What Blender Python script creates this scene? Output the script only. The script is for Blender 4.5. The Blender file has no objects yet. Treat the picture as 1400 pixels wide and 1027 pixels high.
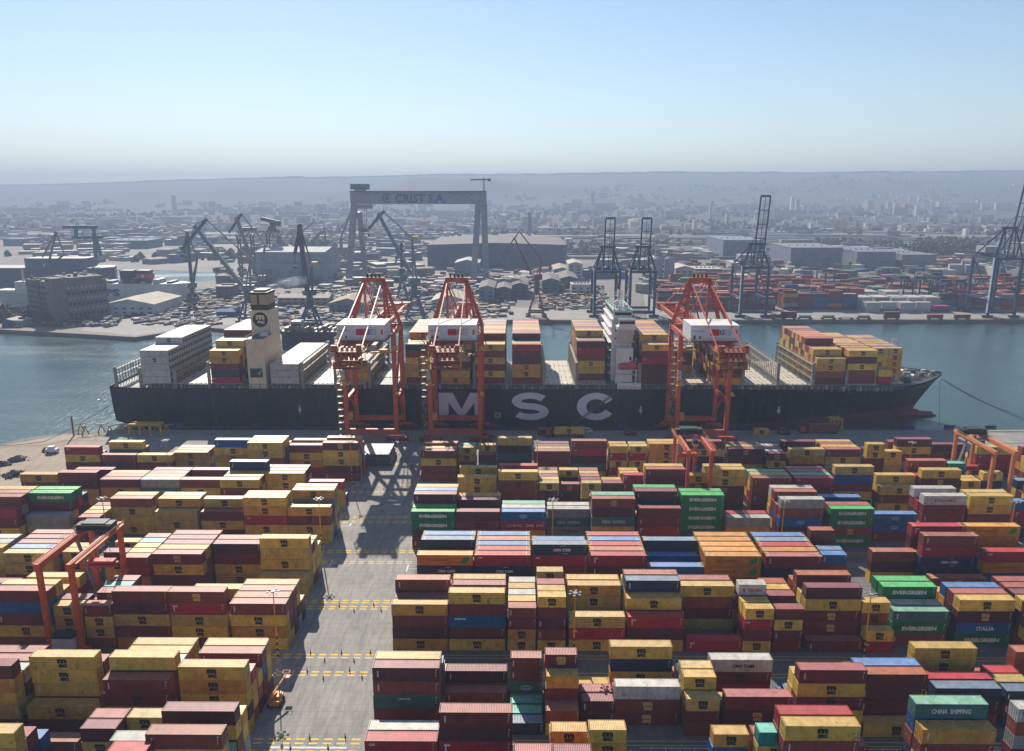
import bpy, math, random
import numpy as np
from mathutils import Vector
R = math.radians
random.seed(7)
scn = bpy.context.scene
COL = scn.collection

# ---------------------------------------------------------------- camera
CAM_H = 97.8; PITCH = R(13.43); YAW = R(0.5); FPX = 1050.0
cam = bpy.data.cameras.new("camera"); cam_o = bpy.data.objects.new("camera", cam); COL.objects.link(cam_o)
cam.sensor_fit = 'HORIZONTAL'; cam.sensor_width = 36.0; cam.lens = 36.0 * FPX / 1400.0
cam.clip_start = 1.0; cam.clip_end = 60000.0
cam_o.location = (0, 0, CAM_H); cam_o.rotation_euler = (R(90) - PITCH, 0, YAW)
scn.camera = cam_o

# ---------------------------------------------------------------- sky, sun, exposure
SUN_EL = R(35.5); SUN_DIR = Vector((-0.311 * math.cos(SUN_EL), 0.950 * math.cos(SUN_EL), math.sin(SUN_EL)))
w = bpy.data.worlds.new("World"); scn.world = w; w.use_nodes = True
nt = w.node_tree; bg = nt.nodes["Background"]
sky = nt.nodes.new("ShaderNodeTexSky"); sky.sky_type = 'NISHITA'; sky.sun_disc = False
sky.sun_elevation = SUN_EL; sky.sun_rotation = math.atan2(SUN_DIR.x, SUN_DIR.y)
sky.air_density = 1.0; sky.dust_density = 0.15; sky.ozone_density = 1.7; sky.altitude = 0
nt.links.new(sky.outputs[0], bg.inputs[0]); bg.inputs[1].default_value = 0.078
sun = bpy.data.lights.new("sun", 'SUN'); sun.energy = 5.0; sun.angle = R(0.55); sun.color = (1.0, 0.92, 0.80)
sun_o = bpy.data.objects.new("sun", sun); COL.objects.link(sun_o)
sun_o.rotation_euler = SUN_DIR.to_track_quat('Z', 'Y').to_euler()
scn.view_settings.view_transform = 'Standard'; scn.view_settings.look = 'None'
scn.view_settings.exposure = 0.64; scn.view_settings.gamma = 1.0
scn.cycles.max_bounces = 5; scn.cycles.diffuse_bounces = 3; scn.cycles.glossy_bounces = 2
scn.cycles.volume_bounces = 0; scn.cycles.transparent_max_bounces = 8
scn.cycles.use_denoising = True

# ---------------------------------------------------------------- helpers
def lin(c):
    return tuple(((v / 255.0) / 12.92 if v <= 10 else (((v / 255.0) + 0.055) / 1.055) ** 2.4) for v in c[:3])

def world_at(px, py, Y=None, Z=0.0):
    """point of the real place seen at a pixel of the 1400 px photograph, on the plane y=Y or z=Z"""
    u = (px - 700.0) / FPX; v = (513.5 - py) / FPX
    dy = math.cos(PITCH) + v * math.sin(PITCH); dz = -math.sin(PITCH) + v * math.cos(PITCH)
    c, s = math.cos(YAW), math.sin(YAW)
    X, Yw = u * c - dy * s, u * s + dy * c
    t = (Z - CAM_H) / dz if Y is None else Y / Yw
    return Vector((X * t, Yw * t, CAM_H + dz * t))

class MB:
    """collects faces with a paint colour each, then links them as one mesh object"""
    def __init__(s): s.v = []; s.f = []; s.c = []
    def face(s, pts, c):
        n = len(s.v); s.v.extend(pts); s.f.append(tuple(range(n, n + len(pts)))); s.c.append(c)
    def box(s, x0, x1, y0, y1, z0, z1, c, top=None):
        n = len(s.v)
        s.v.extend([(x0,y0,z0),(x1,y0,z0),(x1,y1,z0),(x0,y1,z0),(x0,y0,z1),(x1,y0,z1),(x1,y1,z1),(x0,y1,z1)])
        s.f.extend([(n,n+3,n+2,n+1),(n+4,n+5,n+6,n+7),(n,n+1,n+5,n+4),(n+1,n+2,n+6,n+5),(n+2,n+3,n+7,n+6),(n+3,n,n+4,n+7)])
        s.c.extend([c, top or c, c, c, c, c]); return s
    def beam(s, p, q, a, b, c):
        p = Vector(p); q = Vector(q); d = (q - p)
        if d.length < 1e-6: return s
        d.normalize(); up = Vector((0,0,1)) if abs(d.z) < 0.95 else Vector((0,1,0))
        x = d.cross(up).normalized() * (a / 2); y = x.cross(d).normalized() * (b / 2)
        n = len(s.v)
        for o in (p, q):
            for sx, sy in ((-1,-1),(1,-1),(1,1),(-1,1)): s.v.append(tuple(o + x*sx + y*sy))
        s.f.extend([(n,n+1,n+2,n+3),(n+7,n+6,n+5,n+4),(n,n+4,n+5,n+1),(n+1,n+5,n+6,n+2),(n+2,n+6,n+7,n+3),(n+3,n+7,n+4,n)])
        s.c.extend([c]*6); return s
    def cyl(s, p, q, r0, r1, c, k=10, caps=True):
        p = Vector(p); q = Vector(q); d = (q - p).normalized(); up = Vector((0,0,1)) if abs(d.z) < 0.95 else Vector((0,1,0))
        x = d.cross(up).normalized(); y = x.cross(d).normalized(); n = len(s.v)
        for o, r in ((p, r0), (q, r1)):
            for i in range(k):
                a = 2*math.pi*i/k; s.v.append(tuple(o + x*(r*math.cos(a)) + y*(r*math.sin(a))))
        for i in range(k):
            j = (i+1) % k; s.f.append((n+i, n+k+i, n+k+j, n+j)); s.c.append(c)
        if caps:
            s.f.append(tuple(range(n, n+k))); s.c.append(c); s.f.append(tuple(range(n+2*k-1, n+k-1, -1))); s.c.append(c)
        return s
    def prism(s, poly, z0, z1, c, top=None):
        n = len(s.v); k = len(poly)
        for x, y in poly: s.v.append((x, y, z0))
        for x, y in poly: s.v.append((x, y, z1))
        for i in range(k):
            j = (i+1) % k; s.f.append((n+i, n+j, n+k+j, n+k+i)); s.c.append(c)
        s.f.append(tuple(range(n+k, n+2*k))); s.c.append(top or c)
        s.f.append(tuple(range(n+k-1, n-1, -1))); s.c.append(c); return s
    def truss(s, p, q, wid, hgt, t, c, n):
        """lattice boom between p and q, wid wide in x-y, hgt high"""
        p = Vector(p); q = Vector(q); d = (q-p).normalized(); up = Vector((0,0,1)) if abs(d.z) < 0.95 else Vector((0,1,0))
        x = d.cross(up).normalized()*(wid/2); y = x.cross(d).normalized()*(hgt/2)
        cs = [(-1,-1),(1,-1),(1,1),(-1,1)]
        for a, b in cs: s.beam(p+x*a+y*b, q+x*a+y*b, t, t, c)
        for i in range(n):
            A = p.lerp(q, i/n); B = p.lerp(q, (i+1)/n)
            for k in range(4):
                a, b = cs[k]; a2, b2 = cs[(k+1) % 4]
                s.beam(A+x*a+y*b, B+x*a2+y*b2, t*.6, t*.6, c); s.beam(B+x*a+y*b, B+x*a2+y*b2, t*.6, t*.6, c)
        return s
    def rbox(s, cx, cy, w, d, ang, z0, z1, c, top=None):
        ca, sa = math.cos(ang), math.sin(ang)
        return s.prism([(cx+a*ca-b*sa, cy+a*sa+b*ca) for a, b in ((-w/2, -d/2), (w/2, -d/2), (w/2, d/2), (-w/2, d/2))], z0, z1, c, top)
    def add(s, verts, faces, c, off=(0,0,0)):
        n = len(s.v); s.v.extend([(a+off[0], b+off[1], e+off[2]) for a, b, e in verts])
        s.f.extend([tuple(i+n for i in f) for f in faces]); s.c.extend([c]*len(faces)); return s
    def mesh(s, name, mat, off=(0,0,0)):
        me = bpy.data.meshes.new(name)
        if off != (0,0,0): s.v = [(a-off[0], b-off[1], e-off[2]) for a, b, e in s.v]
        me.from_pydata(s.v, [], s.f); me.update()
        at = me.attributes.new("paint", 'FLOAT_COLOR', 'FACE')
        arr = np.ones((len(s.f), 4), np.float32); arr[:, :3] = np.array(s.c, np.float32)[:, :3]
        at.data.foreach_set("color", arr.ravel()); me.materials.append(mat); return me
    def build(s, name, mat=None, parent=None, org=None):
        off = tuple(parent['_o']) if parent is not None else (org or (0,0,0))
        me = s.mesh(name, mat or M['paint'], off)
        o = bpy.data.objects.new(name, me); COL.objects.link(o)
        if parent is not None:
            o.parent = parent; o['_o'] = off
            if 'part_of_part' in o: pass
        else: o.location = off; o['_o'] = off
        return o

def thing(name, label, cat, loc, group=None):
    o = bpy.data.objects.new(name, None); COL.objects.link(o); o.location = loc; o['_o'] = tuple(loc)
    o.empty_display_size = 1.0
    return tag(o, label, cat, group)
def tag(o, label, cat, group=None, kind=None):
    if label: o['label'] = label
    if cat: o['category'] = cat
    if group: o['group'] = group
    if kind: o['kind'] = kind
    return o
def struct(o): o['kind'] = 'structure'; return o

# ---------------------------------------------------------------- materials
M = {}
def newmat(name):
    m = bpy.data.materials.new(name); m.use_nodes = True; n = m.node_tree
    return m, n, n.nodes["Principled BSDF"]
def nd(n, t, **k):
    x = n.nodes.new(t)
    for a, v in k.items(): setattr(x, a, v)
    return x
def noise(n, vec, scale, detail=4, rough=.55):
    t = nd(n, "ShaderNodeTexNoise"); t.inputs["Scale"].default_value = scale; t.inputs["Detail"].default_value = detail
    t.inputs["Roughness"].default_value = rough; n.links.new(vec, t.inputs["Vector"]); return t.outputs["Fac"]
def ramp(n, fac, stops):
    r = nd(n, "ShaderNodeValToRGB"); e = r.color_ramp.elements
    while len(e) < len(stops): e.new(0.5)
    for i, (p, c) in enumerate(stops):
        e[i].position = p; e[i].color = (c, c, c, 1) if not isinstance(c, tuple) else (*c, 1)
    n.links.new(fac, r.inputs[0]); return r.outputs[0]
def mixc(n, typ, fac, a, b):
    m = nd(n, "ShaderNodeMix", data_type='RGBA', blend_type=typ)
    for s, v in ((0, fac), (6, a), (7, b)):
        if isinstance(v, (int, float)): m.inputs[s].default_value = v
        elif isinstance(v, tuple): m.inputs[s].default_value = (*v, 1)
        else: n.links.new(v, m.inputs[s])
    return m.outputs[2]
def mapping(n, vec, sc):
    m = nd(n, "ShaderNodeMapping"); m.inputs["Scale"].default_value = sc; n.links.new(vec, m.inputs["Vector"]); return m.outputs[0]
def bump(n, h, dist, p, strength=1.0):
    b = nd(n, "ShaderNodeBump"); b.inputs["Distance"].default_value = dist; b.inputs["Strength"].default_value = strength
    n.links.new(h, b.inputs["Height"]); n.links.new(b.outputs[0], p.inputs["Normal"])

def paint_mat(name, rough=.5, dirt=.35, rust=0.0, nscale=.5, streak=True, rand=False):
    m, n, p = newmat(name); a = nd(n, "ShaderNodeAttribute", attribute_name="paint"); tc = nd(n, "ShaderNodeTexCoord")
    vec = tc.outputs["Object"]; c = a.outputs["Color"]
    if rand:
        oi = nd(n, "ShaderNodeObjectInfo"); vm = nd(n, "ShaderNodeVectorMath", operation='ADD')
        sc = nd(n, "ShaderNodeMath", operation='MULTIPLY'); sc.inputs[1].default_value = 211.0
        n.links.new(oi.outputs["Random"], sc.inputs[0]); n.links.new(vec, vm.inputs[0]); n.links.new(sc.outputs[0], vm.inputs[1]); vec = vm.outputs[0]
        rr = ramp(n, oi.outputs["Random"], [(0, .80), (1, 1.08)]); c = mixc(n, 'MULTIPLY', 1.0, c, rr)
    d = ramp(n, noise(n, vec, nscale, 5, .65), [(.28, 1-dirt), (.62, 1.0)]); c = mixc(n, 'MULTIPLY', 1.0, c, d)
    if streak:
        s = ramp(n, noise(n, mapping(n, vec, (2.2, 2.2, .22)), 1.0, 3), [(.35, .80), (.6, 1.0)]); c = mixc(n, 'MULTIPLY', dirt*1.6 if dirt < .6 else 1, c, s)
    if rust > 0:
        r = ramp(n, noise(n, vec, 1.3, 6, .7), [(.57, 0.0), (.66, 1.0)])
        r2 = ramp(n, noise(n, vec, .25, 2), [(.42, 0.0), (.58, rust)]); rm = mixc(n, 'MULTIPLY', 1.0, r, r2)
        c = mixc(n, 'MIX', rm, c, (.12, .055, .035))
    n.links.new(c, p.inputs["Base Color"]); p.inputs["Roughness"].default_value = rough
    p.inputs["Specular IOR Level"].default_value = .35
    M[name] = m; return m, n, p
paint_mat('paint', .5, .22, 0, .35)
paint_mat('container', .5, .40, .95, .55, rand=True)
paint_mat('container_mass', .5, .40, .95, .55)
m_, n_, p_ = paint_mat('hull', .42, .38, .45, .09)
hs = ramp(n_, noise(n_, mapping(n_, nd(n_, "ShaderNodeTexCoord").outputs["Object"], (.45, .45, .035)), 1.0, 5, .6), [(.52, 0.), (.72, .55)])
src = p_.inputs["Base Color"].links[0].from_socket; n_.links.new(mixc(n_, 'MIX', hs, src, (.085, .06, .05)), p_.inputs["Base Color"])
bk = nd(n_, "ShaderNodeTexNoise"); bk.inputs["Scale"].default_value = .12; bump(n_, bk.outputs[0], .25, p_, .5)
paint_mat('steel', .5, .38, .7, .5)
paint_mat('masonry', .85, .35, 0, .12)
paint_mat('plain', .8, .12, 0, .2, streak=False)
paint_mat('foliage', .9, .45, 0, .15, streak=False)

def ground_mat(name, c1, c2, s1, crack=True, rough=.85):
    m, n, p = newmat(name); tc = nd(n, "ShaderNodeTexCoord"); v = tc.outputs["Object"]
    c = mixc(n, 'MIX', ramp(n, noise(n, v, s1, 6, .6), [(.3, 0.), (.7, 1.)]), lin(c1), lin(c2))
    st = ramp(n, noise(n, mapping(n, v, (1.6, .18, 1)), .6, 5, .7), [(.34, .70), (.58, 1.0)]); c = mixc(n, 'MULTIPLY', 1.0, c, st)
    sp = ramp(n, noise(n, v, .45, 5, .8), [(.30, .58), (.46, 1.0)]); c = mixc(n, 'MULTIPLY', .8, c, sp)
    if crack:
        b = nd(n, "ShaderNodeTexBrick"); b.inputs["Scale"].default_value = .12; b.inputs["Mortar Size"].default_value = .006
        b.inputs["Color1"].default_value = (1,1,1,1); b.inputs["Color2"].default_value = (.93,.93,.93,1); b.inputs["Mortar"].default_value = (.7,.7,.7,1)
        n.links.new(v, b.inputs["Vector"]); c = mixc(n, 'MULTIPLY', 1.0, c, b.outputs["Color"])
    n.links.new(c, p.inputs["Base Color"]); p.inputs["Roughness"].default_value = rough
    M[name] = m
ground_mat('concrete', (138, 134, 130), (158, 153, 147), .10)
ground_mat('asphalt', (92, 92, 94), (118, 116, 114), .07)
ground_mat('sand', (168, 150, 128), (140, 126, 110), .05, False)
ground_mat('yard_ground', (84, 82, 80), (132, 122, 110), .012, False)
ground_mat('far_land', (96, 98, 88), (128, 122, 108), .006, False)

def water_mat():
    m, n, p = newmat('water'); tc = nd(n, "ShaderNodeTexCoord"); v = tc.outputs["Object"]
    c = mixc(n, 'MIX', ramp(n, noise(n, mapping(n, v, (1, .5, 1)), .012, 4), [(.35, 0.), (.65, 1.)]), (.026, .060, .060), (.044, .086, .080))
    n.links.new(c, p.inputs["Base Color"]); p.inputs["Roughness"].default_value = .12; p.inputs["IOR"].default_value = 1.33
    a = noise(n, mapping(n, v, (1, .6, 1)), .35, 6, .62)
    r_ = nd(n, 'ShaderNodeMapRange'); n.links.new(noise(n, mapping(n, v, (.35, 1.4, 1)), .012, 5, .6), r_.inputs[0]); r_.inputs[1].default_value = .35; r_.inputs[2].default_value = .65; r_.inputs[3].default_value = .06; r_.inputs[4].default_value = .30; n.links.new(r_.outputs[0], p.inputs['Roughness'])
    bump(n, a, .9, p, .42); M['water'] = m
water_mat()
def emis_free_glass():
    m, n, p = newmat('glass'); p.inputs["Base Color"].default_value = (.02, .03, .04, 1); p.inputs["Roughness"].default_value = .08; M['glass'] = m
emis_free_glass()

# ---------------------------------------------------------------- lettering as flat polygons
_TX = {}
def text_poly(s, bold=0.02):
    k = (s, bold)
    if k in _TX: return _TX[k]
    cu = bpy.data.curves.new("t", 'FONT'); cu.body = s; cu.size = 1.0; cu.offset = bold; cu.resolution_u = 2; cu.fill_mode = 'FRONT'
    ob = bpy.data.objects.new("t", cu); COL.objects.link(ob)
    dg = bpy.context.evaluated_depsgraph_get(); dg.update(); me = ob.evaluated_get(dg).to_mesh()
    vs = [(v.co.x, v.co.y) for v in me.vertices]; fs = [tuple(p.vertices) for p in me.polygons]
    ob.evaluated_get(dg).to_mesh_clear(); bpy.data.objects.remove(ob); bpy.data.curves.remove(cu)
    x0 = min(v[0] for v in vs); x1 = max(v[0] for v in vs); y0 = min(v[1] for v in vs); y1 = max(v[1] for v in vs)
    vs = [((a-x0)/(x1-x0)-.5, (b-y0)/(y1-y0)-.5) for a, b in vs]   # unit box
    _TX[k] = (vs, fs); return _TX[k]
def put_text(mb, s, cx, y, cz, wid, hgt, c, bold=.02, slant=0, vertical=False):
    """lettering on a wall facing -y"""
    vs, fs = text_poly(s, bold)
    if vertical: P = [(cx - b*hgt, y, cz + a*wid) for a, b in vs]
    else: P = [(cx + a*wid + b*hgt*slant, y, cz + b*hgt) for a, b in vs]
    mb.add(P, fs, c)
def letter_S(mb, cx, y, cz, w, h, t, c):
    # extended bold S from two arcs of an ellipse
    import math as m
    pts = []; N = 14
    ry = (h + t) / 4 - t/2 + 0.0; cyu = cz + h/2 - t/2 - ry; cyl = cz - h/2 + t/2 + ry; rx = w/2 - t*.55
    for i in range(N+1):
        a = R(25) + (R(270) - R(25)) * i / N; pts.append((cx + rx*m.cos(a), cyu + ry*m.sin(a)))
    for i in range(1, N+1):
        a = R(90) - (R(245)) * i / N; pts.append((cx + rx*m.cos(a), cyl + ry*m.sin(a)))
    stroke(mb, pts, t, y, c, 1.45)
def stroke(mb, pts, t, y, c, hx=1.0):
    L = []; Rr = []
    for i, p in enumerate(pts):
        a = pts[max(0, i-1)]; b = pts[min(len(pts)-1, i+1)]; dx, dz = b[0]-a[0], b[1]-a[1]; l = math.hypot(dx, dz)
        nx, nz = -dz/l*t/2*hx, dx/l*t/2; L.append((p[0]+nx, y, p[1]+nz)); Rr.append((p[0]-nx, y, p[1]-nz))
    for i in range(len(pts)-1): mb.face([L[i], Rr[i], Rr[i+1], L[i+1]], c)

# ---------------------------------------------------------------- ground, water, hills
QY = 316.5; WZ = -2.6
def slab(name, poly, z, mat, depth=7):
    mb = MB(); c = (.3, .29, .28); mb.prism(poly, z-depth, z, c); o = mb.build(name, mat); return struct(o)
near_poly = [(-1500, -300), (1500, -300), (1500, QY), (-172, QY-8), (-189, 304.7), tuple(world_at(40, 598)[:2]), tuple(world_at(0, 607)[:2]), (-330, 245), (-1500, 200)]
slab("quay_ground", near_poly, 0, M['asphalt'])
wm = MB(); wm.face([(-9000, 150, WZ), (9000, 150, WZ), (9000, 1500, WZ), (-9000, 1500, WZ)], (.1,.2,.2)); struct(wm.build("harbour_water", M['water']))
def sheet(name, poly, z, mat, kind=True):
    mb = MB(); mb.face([(x, y, z) for x, y in poly], (.5,.5,.5)); o = mb.build(name, mat); return struct(o)
sheet("aisle_pavement", [(-60, -60), (-27.5, -60), (-27.5, 271.9), (-60, 271.9)], .004, M['concrete'])
sheet("quay_apron", [(-190, 272), (420, 272), (420, QY-1.2), (-172, QY-9)], .004, M['concrete'])
sheet("sand_ground", [tuple(world_at(*p)[:2]) for p in ((0, 610), (88, 594), (140, 594), (130, 640), (70, 660), (30, 668), (0, 690))] , .006, M['sand'])
slab("quay_kerb", [(-172, QY-.9-8), (1500, QY-.9), (1500, QY-.1), (-172, QY-.1-8)], .25, M['concrete'], 2.5)

def far_pt(px, py): return tuple(world_at(px, py)[:2])
far_poly = [(-2500, 556), far_pt(0, 450.5), far_pt(120, 457), far_pt(185, 461), far_pt(262, 450), far_pt(275, 447), far_pt(345, 453), far_pt(420, 449), far_pt(520, 441), far_pt(660, 437.5), far_pt(880, 438), far_pt(1400, 437), (2600, 600), (7500, 1500), (7500, 2300), (-7500, 2300), (-7500, 1400)]
fo = slab("port_ground", far_poly, 0, M['yard_ground'], 8)
sheet("basin_water", [far_pt(-60, 398), far_pt(150, 391), far_pt(262, 386), far_pt(330, 381), far_pt(318, 372), far_pt(150, 368), far_pt(-60, 368)], .01, M['water'])
sheet("shipyard_pavement", [far_pt(110, 452), far_pt(185, 459), far_pt(262, 448), far_pt(400, 436), far_pt(470, 420), far_pt(330, 412), far_pt(140, 418)], .008, M['concrete'])
sheet("terminal_pavement", [far_pt(885, 436.5), far_pt(1395, 435.5), far_pt(1700, 430), far_pt(1500, 372), far_pt(880, 400)], .012, M['concrete'])
sheet("wharf_pavement", [far_pt(650, 436), far_pt(830, 436.5), far_pt(830, 425), far_pt(690, 420), far_pt(660, 428)], .012, M['concrete'])

from mathutils import noise as mn
RID = [(-400, 262), (0, 252), (100, 250), (240, 246), (430, 241), (620, 238), (760, 236.5), (900, 235), (1040, 235.5), (1200, 235), (1400, 233), (1900, 230)]
def ridge_h(X, Y=6300.0):
    return ridge_0(X, Y) + mn.noise(Vector((X/520.0, 3.3, 1)))*11 + mn.noise(Vector((X/130.0, 7.3, 1)))*3.5 - 4
def ridge_0(X, Y=6300.0):
    px = 700 + FPX * X / (Y * .9726 + 22)
    for (a, ya), (b, yb) in zip(RID, RID[1:]):
        if px <= b: t = max(0, (px-a)/(b-a)); py = ya + (yb-ya)*t; break
    else: py = RID[-1][1]
    return world_at(700, py, Y=Y).z
def hill_z(X, Y):
    if Y < 2300: return 0.0
    t = min(1, (Y-2300)/(6300-2300)); base = ridge_h(X)
    s = t*t*(3-2*t); f = .30*t + .70*(max(0, (t-.42)/.58)**1.15)
    n = mn.noise(Vector((X/700.0, Y/500.0, 3.1)))*22*min(1, t*2.4)*(1-t*.9) + mn.noise(Vector((X/170., Y/170., 8)))*4*t
    spur = 95*math.exp(-((X+330)/700.0)**2-((Y-4700)/520.0)**2) + 60*math.exp(-((X-2300)/800.0)**2-((Y-4900)/420.0)**2)
    val = (abs(mn.noise(Vector((X/430.0, Y/900.0, 9))))-.22)*150*max(0, min(1, (t-.35)*3))*max(0, 1-t)*1.3
    return base*f + n + val + spur
def hills():
    nx, ny = 190, 70; X = np.linspace(-7600, 7600, nx); Yv = np.concatenate([np.linspace(2280, 6300, ny-8), np.linspace(6400, 8800, 8)])
    vs = []; fs = []
    for j, y in enumerate(Yv):
        for i, x in enumerate(X):
            if y <= 6300: z = hill_z(x, y)
            else: z = ridge_h(x)*(1-(y-6300)/9000)
            vs.append((x, y, z - (.5 if j == 0 else 0)))
    for j in range(len(Yv)-1):
        for i in range(nx-1): fs.append((j*nx+i, j*nx+i+1, (j+1)*nx+i+1, (j+1)*nx+i))
    me = bpy.data.meshes.new("hills"); me.from_pydata(vs, [], fs); me.polygons.foreach_set("use_smooth", [True]*len(fs))
    m, n, p = newmat('wooded_hills'); tc = nd(n, "ShaderNodeTexCoord"); v = tc.outputs["Object"]
    a = ramp(n, noise(n, v, .0016, 5, .6), [(.35, 0.), (.65, 1.)]); c = mixc(n, 'MIX', a, lin((52, 56, 48)), lin((84, 78, 64)))
    f = ramp(n, noise(n, v, .012, 5, .7), [(.3, .55), (.7, 1.25)]); c = mixc(n, 'MULTIPLY', 1, c, f)
    n.links.new(c, p.inputs["Base Color"]); p.inputs["Roughness"].default_value = .95; bump(n, noise(n, v, .03, 6, .7), 14.0, p, .8); me.materials.append(m)
    o = bpy.data.objects.new("hills", me); COL.objects.link(o); struct(o)
hills()

# ---------------------------------------------------------------- container yard
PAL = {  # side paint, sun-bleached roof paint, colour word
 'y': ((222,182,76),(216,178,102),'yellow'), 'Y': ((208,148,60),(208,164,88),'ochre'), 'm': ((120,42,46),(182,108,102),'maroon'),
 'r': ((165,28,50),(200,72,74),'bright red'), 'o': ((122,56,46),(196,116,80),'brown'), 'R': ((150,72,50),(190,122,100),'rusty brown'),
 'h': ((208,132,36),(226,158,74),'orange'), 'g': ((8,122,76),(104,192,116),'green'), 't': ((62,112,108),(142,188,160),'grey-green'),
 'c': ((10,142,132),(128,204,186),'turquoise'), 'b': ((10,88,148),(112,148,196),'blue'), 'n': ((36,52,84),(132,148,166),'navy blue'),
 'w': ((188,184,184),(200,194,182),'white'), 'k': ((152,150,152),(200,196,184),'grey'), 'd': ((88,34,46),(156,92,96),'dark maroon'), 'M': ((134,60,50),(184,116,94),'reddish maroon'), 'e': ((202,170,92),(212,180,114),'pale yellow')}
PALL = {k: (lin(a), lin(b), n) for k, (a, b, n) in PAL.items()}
YELL = lin((214, 178, 60)); WHT = lin((214, 212, 208)); BLK = lin((26, 24, 22)); STEEL = lin((120, 118, 114))
LEN = {2: 6.06, 4: 12.19, 5: 13.72}
Y0 = {0: 251.0, 1: 223.2, 2: 199.4, 3: 172.5, 4: 149.8, 5: 122.9, 6: 102.2}; PIT = 2.85
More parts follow.
